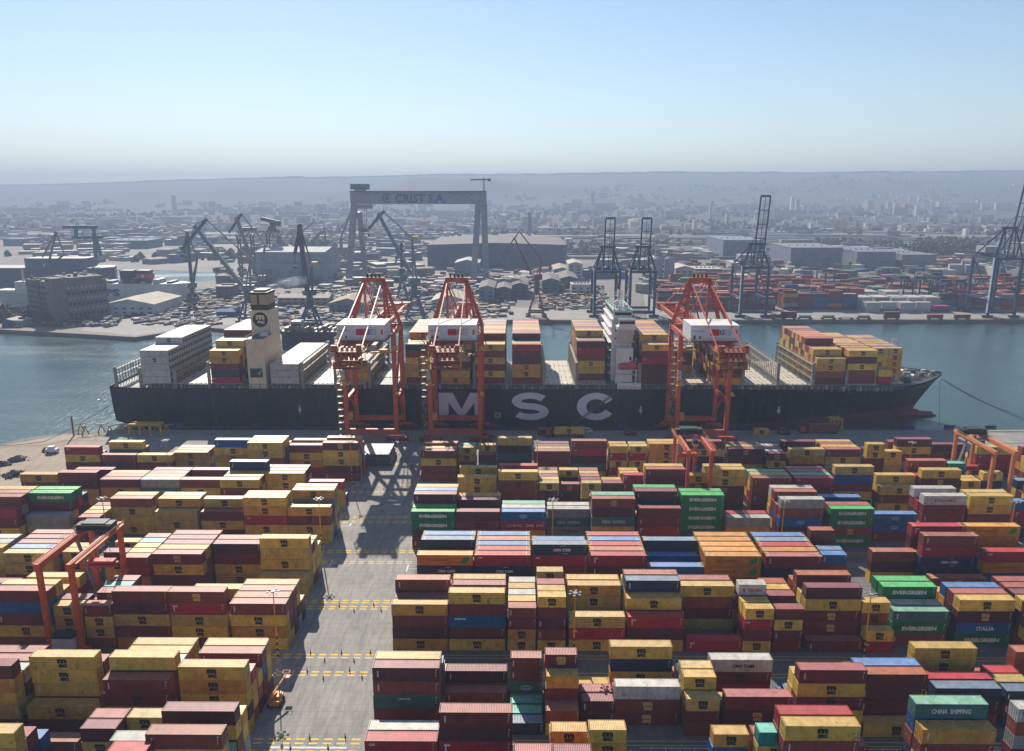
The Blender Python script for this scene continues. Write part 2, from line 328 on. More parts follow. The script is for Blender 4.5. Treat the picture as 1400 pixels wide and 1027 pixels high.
YARD = "0,4,-158.9,14rym;0,4,-146.3,13mm,34y;0,4,-133.6,13ym;0,4,-122.1,23yy,33m,43y;0,4,-105.8,15byy,24y;0,4,-93.4,05yym,15y,25y;0,4,-80.9,24myyr,44y;0,4,-67.4,05myymm,25y;0,4,-33.7,04mym,14y,34m;0,2,-21.1,24yym,34t;0,2,-14.1,23m,34y;0,4,-7.5,25ymt;0,4,5.6,04mm,14y,24m,34m;0,4,18.5,15mrmt;0,2,31.4,05yrym,15y;0,2,38.1,05yry,15y;0,4,44.8,05yyy,15y;0,4,58.4,15mym;0,4,73.0,14mm,24y,34m;0,2,86.0,04my,14k,24m,34k;0,4,94.1,14yy,44m;0,4,106.7,14my,24y,34m,44y;0,2,120.77,15yym;0,2,127.03,14yy;0,4,132.3,25mym;0,4,146.1,34mm;0,4,160.6,24yrr;1,4,-162.5,43ym;1,4,-146.3,24mmy;1,4,-142.5,34m;1,4,-129.9,04my,14m,24y;1,4,-117.26,04kt,14y,24m,34m;1,4,-104.88,04my,34m;1,4,-92.5,04ym,14m,24y,35nn;1,4,-80.12,24yy,34m,44m;1,4,-67.72,23ry;1,4,-19.0,14yy,44y;1,4,-6.1,05ymm,25r;1,2,6.5,04ym,14y,24m,34y,44m;1,2,13.32,23mm,44y;1,2,19.58,04yy,14m,24m,34y,44m;1,2,26.1,04m,14y;1,2,32.5,05rm,34y,44y;1,4,39.8,15mm,25y;1,2,52.5,05ym;1,4,58.5,15yymm,25y;1,4,73.2,14mmm,24y,34t;1,4,86.3,14rm,24t,34m,44m;1,4,99.7,25ybmy;1,4,113.0,13ymy,24y;1,4,125.4,15ymm,45mm;1,2,138.0,14y,24y,45cc;1,2,144.5,15yn;2,4,-153.0,04rm,15mk,25m,35y;2,4,-140.3,13kk,25gm,35g;2,2,-125.4,13m,23y,33y,43m;2,4,-118.9,34Ryyy,44y;2,4,-104.8,23yyy,34ym,44y;2,4,-91.5,23my,34ym;2,4,-77.9,15yyry,25y;2,4,-65.5,14ymy,35yk,45y;2,4,-29.9,04ggm,14g,25m,35b,45y;2,4,-17.4,04mm,34m,44y;2,4,-4.6,04br,14w,24t;2,4,8.46,33ktk,43w;2,4,20.84,15mmt,25t,44m;2,4,33.7,14mmr,35mn,45g;2,4,46.55,25gggg,35g;2,4,58.95,13k,23r;2,4,73.8,15kmb,35o,45w;2,4,88.1,14ggmg,24m,44b;2,4,101.8,23bbm;2,4,115.3,25wmm,34r,45w;2,4,128.3,25yy,35y;2,4,143.1,34brmn;3,4,-141.0,14yy,24w,34w;3,4,-126.9,04yy,14b,24m,34m,44m;3,2,-113.9,14yy,24y;3,2,-103.6,14my,34y;3,2,-97.3,04mry,14y,24y,34c,44m;3,4,-89.9,04mymm,14y,24m,34m,44m;3,4,-77.2,24mmyy,34m;3,4,-64.3,02yy,15yyyyy,34y;3,5,-24.8,04hn,34n,44b;3,5,-10.7,04rnm,14r,24b,34o,44b;3,5,3.4,05nrm,34b;3,5,17.7,04rm,14o,24r,34b,44r;3,5,31.84,03b,23b,34n;3,5,45.76,04hhm,14h,24h,34h,44h;3,5,60.5,04mnm,14h,24r,34n,44b;3,2,75.5,14b,24n,45o;3,5,90.5,33mm;3,5,101.4,02mm,25mrnn,45r;3,5,115.4,14rh,45hhh;4,4,-126.6,34m;4,4,-113.9,05mbmym,15y,44y;4,2,-101.1,04yyy,14m;4,2,-94.5,04myym,24m,34c,44m;4,4,-88.0,05mmymy;4,4,-75.6,05mryym,43y;4,4,-62.6,04myyy,14o,24m,34y;4,4,-27.4,04Ymmy,14m,25m;4,4,-15.0,05ymbmy,34m,44y;4,2,-2.2,04mmyy,14y,24k,34y,44k;4,2,4.3,05ymmmy,15y,25m,45y;4,4,11.1,03yry,34yy,44y;4,4,23.8,03rmy,14y,25n,35m;4,4,36.75,01r,34yRmy,44m;4,2,49.14,04yrmy,14y,25w;4,2,55.6,04mymm,24m,34y,44o;4,4,62.9,01m,15mymm,35o;4,2,75.5,02yr,14ymm;4,4,82.4,13tgm,23kc,34g,44g;4,4,96.6,14ymbg,24m,34b;4,4,110.0,04mR,14y,24m,34m,44m;5,4,-104.4,05myyym,14kmyy,24m,34m;5,4,-90.8,02ym,15yyym;5,4,-76.0,04mm,15y,34y,44y;5,4,-61.8,05yYymy,34m,44y;5,4,-26.5,05mmtm,15y;5,4,-14.4,31R,42mR;5,2,-1.4,01n,11c,21c,34mmt;5,2,5.2,02Ry,14ym,25m;5,2,11.92,12mm,22m,41y;5,4,18.18,13wmm,44yny;5,2,30.8,03ymm,14yy,24yb;5,4,37.9,03mmm,43wm;5,4,50.9,05mymym;5,4,63.6,01y,14oomm,24b;5,4,77.6,13nmm,23r,44yym;5,2,90.6,13nmn,23y,33r;5,2,97.4,44Rm;6,4,-92.5,15yy;6,4,-88.2,42mm;6,2,-73.4,34my,44m;6,2,-67.0,24k,44y;6,2,-64.1,05r;6,4,-59.3,15my,35m;6,4,-25.7,33r,43k;6,4,-13.1,35mmr;6,2,-0.73,05m;6,2,5.53,05m,34ym;6,2,11.6,25yy;6,2,33.4,43y;6,2,40.1,34cy,43m;6,4,43.2,25ym,35r;6,4,47.9,42m;6,4,67.1,34ym,45tbRn;6,2,84.4,45wRk"
rngy = random.Random(11)
FILLC = 'yyyyyymmmmmmmdrkYRtbn'
grid = {}   # (block, x, size) -> {row: (n, colours top down, visible)}
for rec in YARD.split(';'):
    b, sz, X, *st = rec.split(','); b = int(b); sz = int(sz); X = float(X); rows = {}
    for s in st: rows[int(s[0])] = (int(s[1]), s[2:])
    grid[(b, X, sz)] = rows
def occupied(b, x0, x1, r):
    for (bb, X, sz), rows in grid.items():
        if bb == b and r in rows and rows[r][0] > 0 and X < x1 - .1 and X + LEN[sz] > x0 + .1: return rows[r][0]
    return 0
# rows hidden behind or between the visible stacks
for key, rows in list(grid.items()):
    b, X, sz = key; rs = sorted(rows)
    for r in range(rs[0]+1, 5):
        if r in rows: continue
        f = max(q for q in rows if q < r)
        if occupied(b, X, X+LEN[sz], r): continue
        h = max(0, rows[f][0] - 1 - (1 if rngy.random() < .3 else 0))
        if h: rows[r] = (h, '')
# the blocks run on a little beyond the frame
EDGE = {0: (None, 176), 1: (None, 159), 2: (None, 158), 3: (-154, 130), 4: (-141, 129), 5: (-124, 107), 6: (-107, 100)}
for b, (xl, xr) in EDGE.items():
    for x in (xl, xr):
        if x is None: continue
        for q in range(2):
            xx = x + q*13.0*(1 if x > 0 else -1); rows = {}
            for r in range(5):
                if rngy.random() < .85: rows[r] = (rngy.choice([2, 3, 3, 4]), '')
            grid[(b, xx, 4)] = rows

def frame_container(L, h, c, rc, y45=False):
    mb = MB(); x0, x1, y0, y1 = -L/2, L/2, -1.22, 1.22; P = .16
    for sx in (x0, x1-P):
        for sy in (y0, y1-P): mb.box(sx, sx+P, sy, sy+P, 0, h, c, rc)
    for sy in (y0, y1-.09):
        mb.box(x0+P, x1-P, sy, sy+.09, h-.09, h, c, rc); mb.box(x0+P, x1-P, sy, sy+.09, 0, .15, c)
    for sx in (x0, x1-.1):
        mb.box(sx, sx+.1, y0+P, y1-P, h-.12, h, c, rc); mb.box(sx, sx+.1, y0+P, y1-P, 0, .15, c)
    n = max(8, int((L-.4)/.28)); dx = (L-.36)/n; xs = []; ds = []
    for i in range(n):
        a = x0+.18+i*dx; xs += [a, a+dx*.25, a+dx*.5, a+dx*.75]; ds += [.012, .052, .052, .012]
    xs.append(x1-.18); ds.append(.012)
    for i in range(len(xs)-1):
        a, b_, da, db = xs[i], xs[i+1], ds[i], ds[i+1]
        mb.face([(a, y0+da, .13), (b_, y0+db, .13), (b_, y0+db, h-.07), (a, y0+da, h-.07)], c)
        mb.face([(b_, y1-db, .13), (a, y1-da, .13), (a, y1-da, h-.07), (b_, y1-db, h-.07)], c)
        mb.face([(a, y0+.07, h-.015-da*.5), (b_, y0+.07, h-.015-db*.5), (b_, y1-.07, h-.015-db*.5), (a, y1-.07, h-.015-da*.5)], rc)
    mb.face([(x0+.05, y1-.1, .1), (x0+.05, y0+.1, .1), (x0+.05, y0+.1, h-.1), (x0+.05, y1-.1, h-.1)], c)
    mb.face([(x1-.05, y0+.1, .1), (x1-.05, y1-.1, .1), (x1-.05, y1-.1, h-.1), (x1-.05, y0+.1, h-.1)], c)
    mb.face([(x0, y0, .02), (x0, y1, .02), (x1, y1, .02), (x1, y0, .02)], BLK)
    if y45:
        for sx in (x0+.02, x1-.62):
            mb.box(sx, sx+.6, y0+.02, y0+.4, h, h+.012, YELL); mb.box(sx, sx+.6, y1-.4, y1-.02, h, h+.012, YELL)
        for sx in (x0+.8, x1-1.0): mb.box(sx, sx+.14, y0+.1, y1-.1, h, h+.012, WHT)
    return mb
def door_mb(L, h, c, side):
    mb = MB(); s = side; x = s*(L/2)
    def bx(xa, xb, *a): mb.box(min(x+s*xa, x+s*xb), max(x+s*xa, x+s*xb), *a)
    bx(-.045, -.012, -1.05, -.02, .17, h-.14, c); bx(-.045, -.012, .02, 1.05, .17, h-.14, c)
    for y in (-.82, -.3, .3, .82): bx(-.012, .02, y-.022, y+.022, .1, h-.1, STEEL)
    for y in (-.56, .56): bx(-.012, .03, y-.2, y+.2, 1.05, 1.12, STEEL)
    return mb
LOGO = {'y': BLK, 'Y': BLK, 'e': BLK, 'm': lin((188, 152, 92)), 'M': lin((188, 152, 92)), 'd': lin((188, 152, 92))}
def lettering(mb, kind, L, h, y, cx=0, cz=0, col=None, q=0.0):
    """kind: what is written on the long side facing the quay road"""
    if kind == 'msc':
        put_text(mb, "m", cx, y, cz+h*.66, 1.75, .92, col, .075); put_text(mb, "sc", cx+.05, y, cz+h*.31, 1.6, .78, col, .075)
    elif kind == 'EVERGREEN': put_text(mb, "EVERGREEN", cx, y, cz+h*.48, 7.6, 1.0, WHT, .05)
    elif kind == 'CHINA': put_text(mb, "CHINA  SHIPPING", cx, y, cz+h*.48, 6.6, .95, WHT, .03)
    elif kind == 'CMA': put_text(mb, "CMA CGM", cx+.4, y, cz+h*.48, 4.2, .75, col or WHT, .045); stroke(mb, [(cx+.2+t*.4, cz+h*.80+math.sin(t*.9)*.25) for t in range(4)], .09, y, col or WHT); stroke(mb, [(cx+.6+t*.4, cz+h*.18-math.sin(t*.9)*.2) for t in range(4)], .09, y, col or WHT)
    elif kind == 'HAMBURG': put_text(mb, "HAMBURG", cx-2.6, y, cz+h*.5, 4.4, .75, WHT, .0); put_text(mb, "SÜD", cx+4.4, y, cz+h*.54, 1.8, .95, WHT, .0); stroke(mb, [(cx+.4, cz+h*.38), (cx+1.5, cz+h*.5), (cx+2.8, cz+h*.64)], .22, y, WHT); stroke(mb, [(cx+.7, cz+h*.66), (cx+1.6, cz+h*.5), (cx+2.9, cz+h*.4)], .22, y, WHT)
    elif kind == 'YANG': put_text(mb, "YANG MING", cx+.5, y, cz+h*.48, min(5.2, L*.55), .8, lin((176, 36, 60)), .03); mb.box(cx-min(3.1, L*.36), cx-min(2.5, L*.28), y, y+.01, cz+h*.36, cz+h*.62, lin((176, 36, 60)))
    elif kind == 'MAERSK': put_text(mb, "MAERSK", cx+.4, y, cz+h*.48, 6.2, .95, BLK, .03); mb.box(cx-4.6, cx-3.5, y, y+.01, cz+h*.3, cz+h*.66, lin((60, 170, 200))); stroke(mb, [(cx-4.4, cz+h*.48), (cx-3.7, cz+h*.48)], .5, y-.004, WHT)
    elif kind == 'ITALIA': put_text(mb, "ITALIA", cx+.3, y, cz+h*.5, 3.9, .95, WHT, .03)
    elif kind == 'CAPITAL': put_text(mb, "CAPITAL", cx-.4, y, cz+h*.7, 2.5, .42, WHT, .02)
    elif kind == 'COSCO': put_text(mb, "COSCO", cx+.2, y, cz+h*.5, 6.0, 1.0, BLK, .04)
    elif kind == 'seaco': put_text(mb, "seaco", cx-3.6, y, cz+h*.76, 2.4, .48, WHT, .04)
    elif kind == 'CAI': put_text(mb, "CAI", cx-L*.4, y, cz+h*.74, 1.0, .45, WHT, .05)
    elif kind == 'CSHIPS': put_text(mb, "CONTAINERSHIPS", cx-1.6, y, cz+h*.52, 5.4, .55, lin((140, 84, 20)), .03); mb.prism_y if False else mb.face([(cx+4.0, y, cz+h*.22), (cx+5.1, y, cz+h*.22), (cx+5.9, y, cz+h*.5), (cx+5.9, y, cz+h*.8), (cx+4.8, y, cz+h*.8), (cx+4.0, y, cz+h*.52)], lin((20, 130, 50)))
    elif kind == 'oval':
        mb.face([(cx + 1.15*math.cos(a), y, cz+h*.5 + .55*math.sin(a)) for a in [2*math.pi*i/18 for i in range(18)]], lin((150, 170, 190)))
        mb.face([(cx + .95*math.cos(a), y-.004, cz+h*.5 + .2*math.sin(a)) for a in [2*math.pi*i/18 for i in range(18)]], lin((90, 120, 160)))
    # small code plates seen near the ends of most boxes
    if q > .25:
        c2 = WHT if q < .8 else YELL
        for i in range(4): mb.box(cx+L*.44, cx+L*.44+.10, y, y+.008, cz+h*(.34+.1*i), cz+h*(.34+.1*i)+.16, c2)
        mb.box(cx+L*.44, cx+L*.44+.32, y, y+.008, cz+h*.80, cz+h*.86, c2)
    if .3 < q < .75 and kind in ('', 'CAI'):
        for i in range(5): mb.box(cx-L*.43, cx-L*.43+.26, y, y+.008, cz+h*(.3+.095*i), cz+h*(.3+.095*i)+.19, WHT)
SPECIAL = {}   # (block, x, row, index from top) -> lettering
for s in ("5,-26.5,0,2,CAPITAL;5,37.9,4,0,CMAB;4,-15.0,0,2,seaco;4,49.1,2,0,YANG;4,82.4,2,0,MAERSK;4,96.6,1,2,ITALIA;4,96.6,1,3,EVERGREEN;4,23.8,2,0,sw;"
          "2,-4.6,0,0,oval;2,-4.6,0,1,HAMBURG;2,8.6,3,0,none;2,8.6,3,1,CHINA;2,8.6,3,2,COSCO;2,20.7,1,2,CHINA;2,73.8,1,2,oval;2,101.8,2,0,oval;2,101.8,2,1,oval;2,115.3,2,0,YANG;"
          "3,-24.8,0,1,CMA;3,-10.7,0,1,CMA;3,3.4,0,0,CMA;3,101.4,2,2,CMA;3,101.4,2,1,CAI;3,45.7,0,0,CSHIPS;3,45.7,0,1,CSHIPS;3,-24.8,0,0,CSHIPS;3,115.4,4,0,CSHIPS;3,115.4,1,1,CSHIPS;"
          "6,67.1,4,0,CHINA;5,-1.4,3,2,oval;2,-140.3,2,0,EVERGREEN;3,17.7,0,0,CAI;3,-10.7,0,0,CAI;5,18.1,1,1,msc;4,62.9,1,2,msc;4,62.9,1,3,msc").split(';'):
    b, x, r, i, k = s.split(','); SPECIAL[(int(b), float(x), int(r), int(i))] = k
def writing_for(b, X, r, i, ch, rnd, sz):
    k = next((v for (b_, x_, r_, i_), v in SPECIAL.items() if b_ == b and r_ == r and i_ == i and abs(x_-X) < 1.6), None)
    if k: return ('CMA', BLK) if k == 'CMAB' else (('', None) if k in ('none', 'sw') else (k, LOGO.get(ch, WHT) if k == 'msc' else None))
    if ch in 'yYe': return ('msc', BLK) if rnd < .93 else ('', None)
    if ch in 'mMd': return ('msc', LOGO['m']) if rnd < .10 else (('msc', lin((40, 22, 26))) if rnd < .22 else ('', None))
    if ch == 'g': return ('EVERGREEN', None) if sz != 2 else ('', None)
    if ch == 'r': return ('CAI', None)
    if ch == 't' and sz != 2: return ('CHINA', None) if rnd < .5 else ('', None)
    return ('', None)

boxes = []
for (b, X, sz), rows in grid.items():
    for r, (n, cols) in rows.items():
        pit = 2.62 if sz == 2 else (2.87 if b == 3 else 2.80)
        for i in range(n):              # i from top
            vis = i < len(cols); ch = cols[i] if vis else rngy.choice(FILLC); u = rngy.random()
            if ch == 'm': ch = 'd' if u < .3 else ('M' if u < .55 else 'm')
            elif ch == 'y': ch = 'e' if u < .25 else ('Y' if u < .38 else 'y')
            t = n-1-i; y = Y0[b] + PIT*r
            zc = y*.9726 + (CAM_H - t*pit)*.2323
            boxes.append(dict(b=b, X=X, sz=sz, r=r, i=i, n=n, ch=ch, vis=vis, z=t*pit+.01, y=y, h=pit-.085, zc=zc, rnd=rngy.random(), q=rngy.random()))
inframe = lambda d: abs((d['X']+LEN[d['sz']]/2)*FPX/d['zc']) < 700 + 5*FPX/d['zc']
solo = sorted([d for d in boxes if d['vis'] and inframe(d)], key=lambda d: d['zc']/math.sqrt(LEN[d['sz']]/12.19))[:300]
sid = {id(d) for d in solo}
ORD = ['first','second','third','fourth','fifth','sixth','seventh','eighth','ninth','tenth','eleventh','twelfth','thirteenth','fourteenth','fifteenth','sixteenth','seventeenth','eighteenth','nineteenth','twentieth']
bayix = {}
for b in range(7):
    xs = sorted({d['X'] for d in solo if d['b'] == b})
    for k, x in enumerate([x for x in xs if x > -35]): bayix[(b, x)] = ORD[k] + ' bay right of aisle'
    for k, x in enumerate(reversed([x for x in xs if x <= -35])): bayix[(b, x)] = ORD[k] + ' bay left of aisle'
BLN = {6: 'nearest block', 5: 'second block', 4: 'third block', 3: 'fourth block', 2: 'fifth block', 1: 'sixth block', 0: 'quayside block'}
ROWN = ['front row', 'second row', 'middle row', 'fourth row', 'back row']
TIERN = ['topmost', 'second down', 'third down', 'fourth down', 'fifth down']
cache = {}
mass = MB()
lc = {'EVERGREEN': 'white-lettered', 'CHINA': 'white-lettered', 'msc': 'logo', 'CMA': 'lettered', 'HAMBURG': 'lettered', 'YANG': 'red-lettered', 'MAERSK': 'black-lettered', 'ITALIA': 'white-lettered', 'CAPITAL': 'lettered', 'COSCO': 'lettered', 'seaco': 'small-lettered', 'CAI': 'small-lettered', 'CSHIPS': 'leaf-marked', 'oval': 'oval-badged', '': 'plain'}
for d in boxes:
    L = LEN[d['sz']]; c, rc, word = PALL[d['ch']]; kind, col = writing_for(d['b'], d['X'], d['r'], d['i'], d['ch'], d['rnd'], d['sz'])
    jx = (d['rnd']-.5)*.16; jy = (d['q']-.5)*.10
    cx = d['X']+L/2+jx; cy = d['y']+1.22+jy
    if id(d) in sid:
        side = 1 if cx < -8 else -1
        key = (d['sz'], round(d['h'], 2), d['ch'])
        if key not in cache: cache[key] = frame_container(L, d['h'], c, rc, d['sz'] == 5).mesh("shipping_container", M['container'])
        o = bpy.data.objects.new("shipping_container", cache[key]); COL.objects.link(o); o.location = (cx, cy, d['z']); o['_o'] = (cx, cy, d['z'])
        tag(o, f"{word} {lc[kind]} container, {TIERN[d['i']]}, {bayix[(d['b'], d['X'])]}, {ROWN[d['r']]} of {BLN[d['b']]}", "shipping container", "shipping containers stacked in the yard")
        dk = ('d', d['sz'], round(d['h'], 2), d['ch'], side)
        if dk not in cache: cache[dk] = door_mb(L, d['h'], c, side).mesh("door", M['container'])
        q = bpy.data.objects.new("door", cache[dk]); COL.objects.link(q); q.parent = o
        if kind or d['q'] > .25:
            lk = ('l', d['sz'], round(d['h'], 2), kind, col, round(d['q'], 1))
            if lk not in cache:
                mb = MB(); lettering(mb, kind, L, d['h'], -1.232, col=col, q=round(d['q'], 1)); cache[lk] = mb.mesh("lettering", M['plain']) if mb.f else None
            if cache[lk]: q = bpy.data.objects.new("lettering", cache[lk]); COL.objects.link(q); q.parent = o
    else:
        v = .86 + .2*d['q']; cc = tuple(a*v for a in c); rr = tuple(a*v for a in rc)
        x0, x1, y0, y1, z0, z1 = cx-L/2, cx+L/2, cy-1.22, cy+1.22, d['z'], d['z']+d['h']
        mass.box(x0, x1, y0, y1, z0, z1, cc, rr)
        if d['vis'] or d['r'] == 0: lettering(mass, kind, L, d['h'], y0-.012, cx, z0, col, d['q'])
        if d['sz'] == 5 and d['vis']:
            for sx in (x0+.02, x1-.62): mass.box(sx, sx+.6, y0+.02, y0+.4, z1, z1+.012, YELL); mass.box(sx, sx+.6, y1-.4, y1-.02, z1, z1+.012, YELL)
            for sx in (x0+.8, x1-1.0): mass.box(sx, sx+.14, y0+.1, y1-.1, z1, z1+.012, WHT)
tag(mass.build("stacked_containers", M['container_mass']), "stacks of yellow, maroon and blue containers in the farther yard blocks", "container stacks", kind='stuff')

# ---------------------------------------------------------------- markings, poles, cones
YLb = lin((236, 196, 70)); YL = lin((214, 176, 74)); WL = lin((206, 210, 214))
mk = MB()
for yt in (120.9, 117.8, 141.2, 147.4, 167.3, 170.2, 190.7, 197.2, 216.9, 220.4, 240.8, 247.6, 268.5):
    for dy in (-.55, .55):
        y = yt + dy; x = -56.0
        mk.box(-140, -57.5, y-.09, y+.09, .006, .012, YL); mk.box(-27.6, 120, y-.09, y+.09, .006, .012, YL)
        while x < -29:
            mk.box(x, x+1.6, y-.2, y+.2, .006, .012, YLb); x += 2.55
struct(mk.build("runway_lines", M['plain']))
mk = MB()
for yb in (143.0, 192.5, 218.5, 119.2):
    mk.box(-50.9, -50.5, yb-4.5, yb-.3, .006, .012, WL); mk.box(-60, -50.5, yb-4.6, yb-4.45, .006, .012, WL)
mk.box(-45, -31, 119.0, 119.5, .006, .012, WL); mk.box(-29.8, -29.4, 185.5, 189.5, .006, .012, WL); mk.box(-29.4, -20, 187.1, 187.25, .006, .012, WL)
for i in range(26): mk.box(24+i*2.6, 24.12+i*2.6, 117.2, 119.6, .006, .012, WL)
mk.box(22, 92, 119.6, 119.75, .006, .012, WL); mk.box(22, 92, 117.1, 117.25, .006, .012, WL)
struct(mk.build("bay_lines", M['plain']))

def light_pole(px, py, Yb, label, top=16.9):
    p = world_at(px, py, Z=0) if Yb is None else world_at(px, py, Y=Yb); x, y = p.x, (Yb or p.y)
    t = thing("light_pole", label, "light pole", (x, y, 0), "light poles between the container blocks")
    mb = MB(); mb.box(x-.5, x+.5, y-.5, y+.5, 0, .9, lin((170, 165, 158))); mb.build("base", parent=t)
    mb = MB(); n = 9
    for i in range(n):
        a = .9+i*.7; mb.cyl((x, y, a), (x, y, a+.7), .17, .17, BLK if i % 2 else YL, 8)
    mb.cyl((x, y, .9+n*.7), (x, y, top), .16, .10, lin((206, 150, 44)), 8); mb.build("pole", parent=t)
    hd = MB(); hd.cyl((x, y, top-.1), (x, y, top+.15), .5, .5, lin((150, 150, 150)), 8)
    for k in range(6):
        a = k*math.pi/3+.3; cx, cy = x+1.15*math.cos(a), y+1.15*math.sin(a)
        hd.beam((x, y, top), (cx, cy, top), .08, .08, lin((150, 150, 150)))
        hd.box(cx-.25, cx+.25, cy-.18, cy+.18, top-.12, top+.08, lin((150, 150, 148)))
    hd.build("lamp_head", parent=t)
for px, py, Yb, lb in ((381, 907, None, "light pole with striped foot beside the aisle, nearest of the left row"),
    (440.5, 760, None, "light pole at the left edge of the aisle, middle distance"),
    (482, 669, None, "light pole at the corner of the quayside stacks left of the aisle"),
    (150, 760, 194.3, "light pole rising behind the trolley of the left yard crane"),
    (784.5, 897, 144.6, "light pole with striped foot in front of the tall yellow stack, centre"),
    (1181, 897, 144.6, "yellow light pole between maroon stacks, right of centre"),
    (755, 760, 194.3, "light pole in front of the grey and teal containers, centre"),
    (1066, 760, 194.3, "light pole beside the white and blue containers, right of centre"),
    (1376, 760, 194.3, "light pole beside the double yellow stack at the right edge"),
    (734, 665, 244.3, "light pole beside pink-roofed quayside stack behind the white containers"),
    (1240, 664, 244.3, "light pole beside maroon quayside stack at right"),
    (233, 664, 244.3, "light pole among the yellow quayside stacks at left")):
    light_pole(px, py, Yb, lb)

cone0 = None
for rowname, pts in (("just above the farthest double dashes", ((464, 829), (511, 828))), ("just below the farthest double dashes", ((484, 836), (521, 835))),
        ("above the upper middle dashes", ((424.5, 893), (467, 893), (506.5, 893))), ("below the upper middle dashes", ((444, 904), (484, 904))),
        ("above the lower middle dashes", ((420, 918), (478, 917))), ("below the lower middle dashes", ((442, 928), (495, 927))),
        ("in the upper row at the bottom edge", ((376, 1010), (423.5, 1009), (472, 1008))), ("in the lower row at the bottom edge", ((397, 1023), (448.5, 1023)))):
    for k, (px, py) in enumerate(pts):
        p = world_at(px, py)
        if cone0 is None:
            mb = MB(); o3 = lin((170, 60, 44)); mb.box(p.x-.22, p.x+.22, p.y-.22, p.y+.22, .01, .07, BLK); mb.cyl((p.x, p.y, .07), (p.x, p.y, .5), .17, .11, o3, 8); mb.cyl((p.x, p.y, .5), (p.x, p.y, .7), .11, .085, WHT, 8); mb.cyl((p.x, p.y, .7), (p.x, p.y, 1.0), .085, .03, o3, 8)
            o = mb.build("traffic_cone", org=(p.x, p.y, 0)); cone0 = o
        else: o = cone0.copy(); COL.objects.link(o); o.location = (p.x, p.y, 0)
        nm = (["left", "right"] if len(pts) == 2 else ["left", "middle", "right"])[k]
        tag(o, f"{nm} red traffic cone {rowname} of the aisle", "traffic cone", "traffic cones across the aisle")

# boom lift parked by the stack
p = world_at(378, 962); x, y = p.x, p.y
t = thing("boom_lift", "small orange boom lift parked beside the left stacks in the aisle", "boom lift", (x, y, 0))
orr = lin((222, 128, 30)); mb = MB(); mb.box(x-1.0, x+1.0, y-1.5, y+1.6, .5, 1.5, orr); mb.box(x-.8, x+.8, y-.6, y+1.2, 1.5, 2.0, lin((200, 150, 60))); mb.build("chassis", parent=t)
for sx in (-1, 1):
    for sy in (-1, 1):
        mb = MB(); mb.cyl((x+sx*1.0, y+sy*1.1, .45), (x+sx*1.3, y+sy*1.1, .45), .45, .45, BLK, 12); mb.build("wheel", parent=t)
mb = MB(); mb.beam((x, y+.6, 2.0), (x-.3, y-2.2, 3.0), .35, .35, orr); mb.beam((x-.3, y-2.2, 3.0), (x+1.2, y+3.2, 4.2), .28, .28, orr); mb.build("boom", parent=t)
mb = MB(); mb.box(x+.6, x+1.9, y+3.0, y+4.0, 3.6, 3.7, orr)
for a, b_ in (((.6, 3.0), (1.9, 3.0)), ((.6, 4.0), (1.9, 4.0)), ((.6, 3.0), (.6, 4.0)), ((1.9, 3.0), (1.9, 4.0))): mb.beam((x+a[0], y+a[1], 4.7), (x+b_[0], y+b_[1], 4.7), .06, .06, orr); mb.beam((x+a[0], y+a[1], 3.6), (x+a[0], y+a[1], 4.7), .05, .05, orr)
mb.build("basket", parent=t)
# worker in a green vest
p = world_at(385, 1013); x, y = p.x, p.y
def person(x, y, label, vest):
    t = thing("person", label, "person", (x, y, 0)); me = bpy.data.meshes.new("body")
    J = [(0, 0, .95, .15), (0, 0, 1.2, .15), (0, 0, 1.42, .17), (0, 0, 1.55, .06), (0, 0, 1.68, .11),
         (-.2, 0, 1.42, .07), (-.27, .03, 1.15, .05), (-.24, -.1, .92, .04), (.2, 0, 1.42, .07), (.27, .03, 1.15, .05), (.24, -.1, .92, .04),
         (-.1, 0, .88, .1), (-.11, -.05, .48, .07), (-.12, 0, .06, .05), (.1, 0, .88, .1), (.11, .08, .48, .07), (.13, .12, .06, .05), (-.12, -.14, .05, .04), (.13, 0, .05, .04)]
    E_ = [(0,1),(1,2),(2,3),(3,4),(2,5),(5,6),(6,7),(2,8),(8,9),(9,10),(0,11),(11,12),(12,13),(0,14),(14,15),(15,16),(13,17),(16,18)]
    me.from_pydata([j[:3] for j in J], E_, []); o = bpy.data.objects.new("body", me); COL.objects.link(o); o.parent = t
    sk = o.modifiers.new("s", 'SKIN'); sk.use_smooth_shade = True
    if not me.skin_vertices: me.skin_vertices.new()
    for i, j in enumerate(J): me.skin_vertices[0].data[i].radius = (j[3], j[3])
    me.skin_vertices[0].data[0].use_root = True
    o.modifiers.new("b", 'SUBSURF').levels = 1
    m, n, pr = newmat('work_clothes'); tc = nd(n, "ShaderNodeTexCoord"); sp = nd(n, "ShaderNodeSeparateXYZ"); n.links.new(tc.outputs["Object"], sp.inputs[0])
    mr = nd(n, "ShaderNodeMapRange"); mr.inputs[1].default_value = 0; mr.inputs[2].default_value = 2; n.links.new(sp.outputs[2], mr.inputs[0])
    r = ramp(n, mr.outputs[0], [(0, (.02,.02,.02)), (.45, (.03,.035,.06)), (.46, vest), (.76, vest), (.77, (.45,.28,.2))]); n.nodes[r.node.name].color_ramp.interpolation = 'CONSTANT'
    n.links.new(r, pr.inputs["Base Color"]); me.materials.append(m)
    h = MB(); h.cyl((x, y, 1.72), (x, y, 1.86), .14, .08, lin((220, 220, 220)), 10); h.build("helmet", parent=t)
person(x, y, "worker in green vest and white helmet standing by the aisle at bottom", (.12, .42, .03))

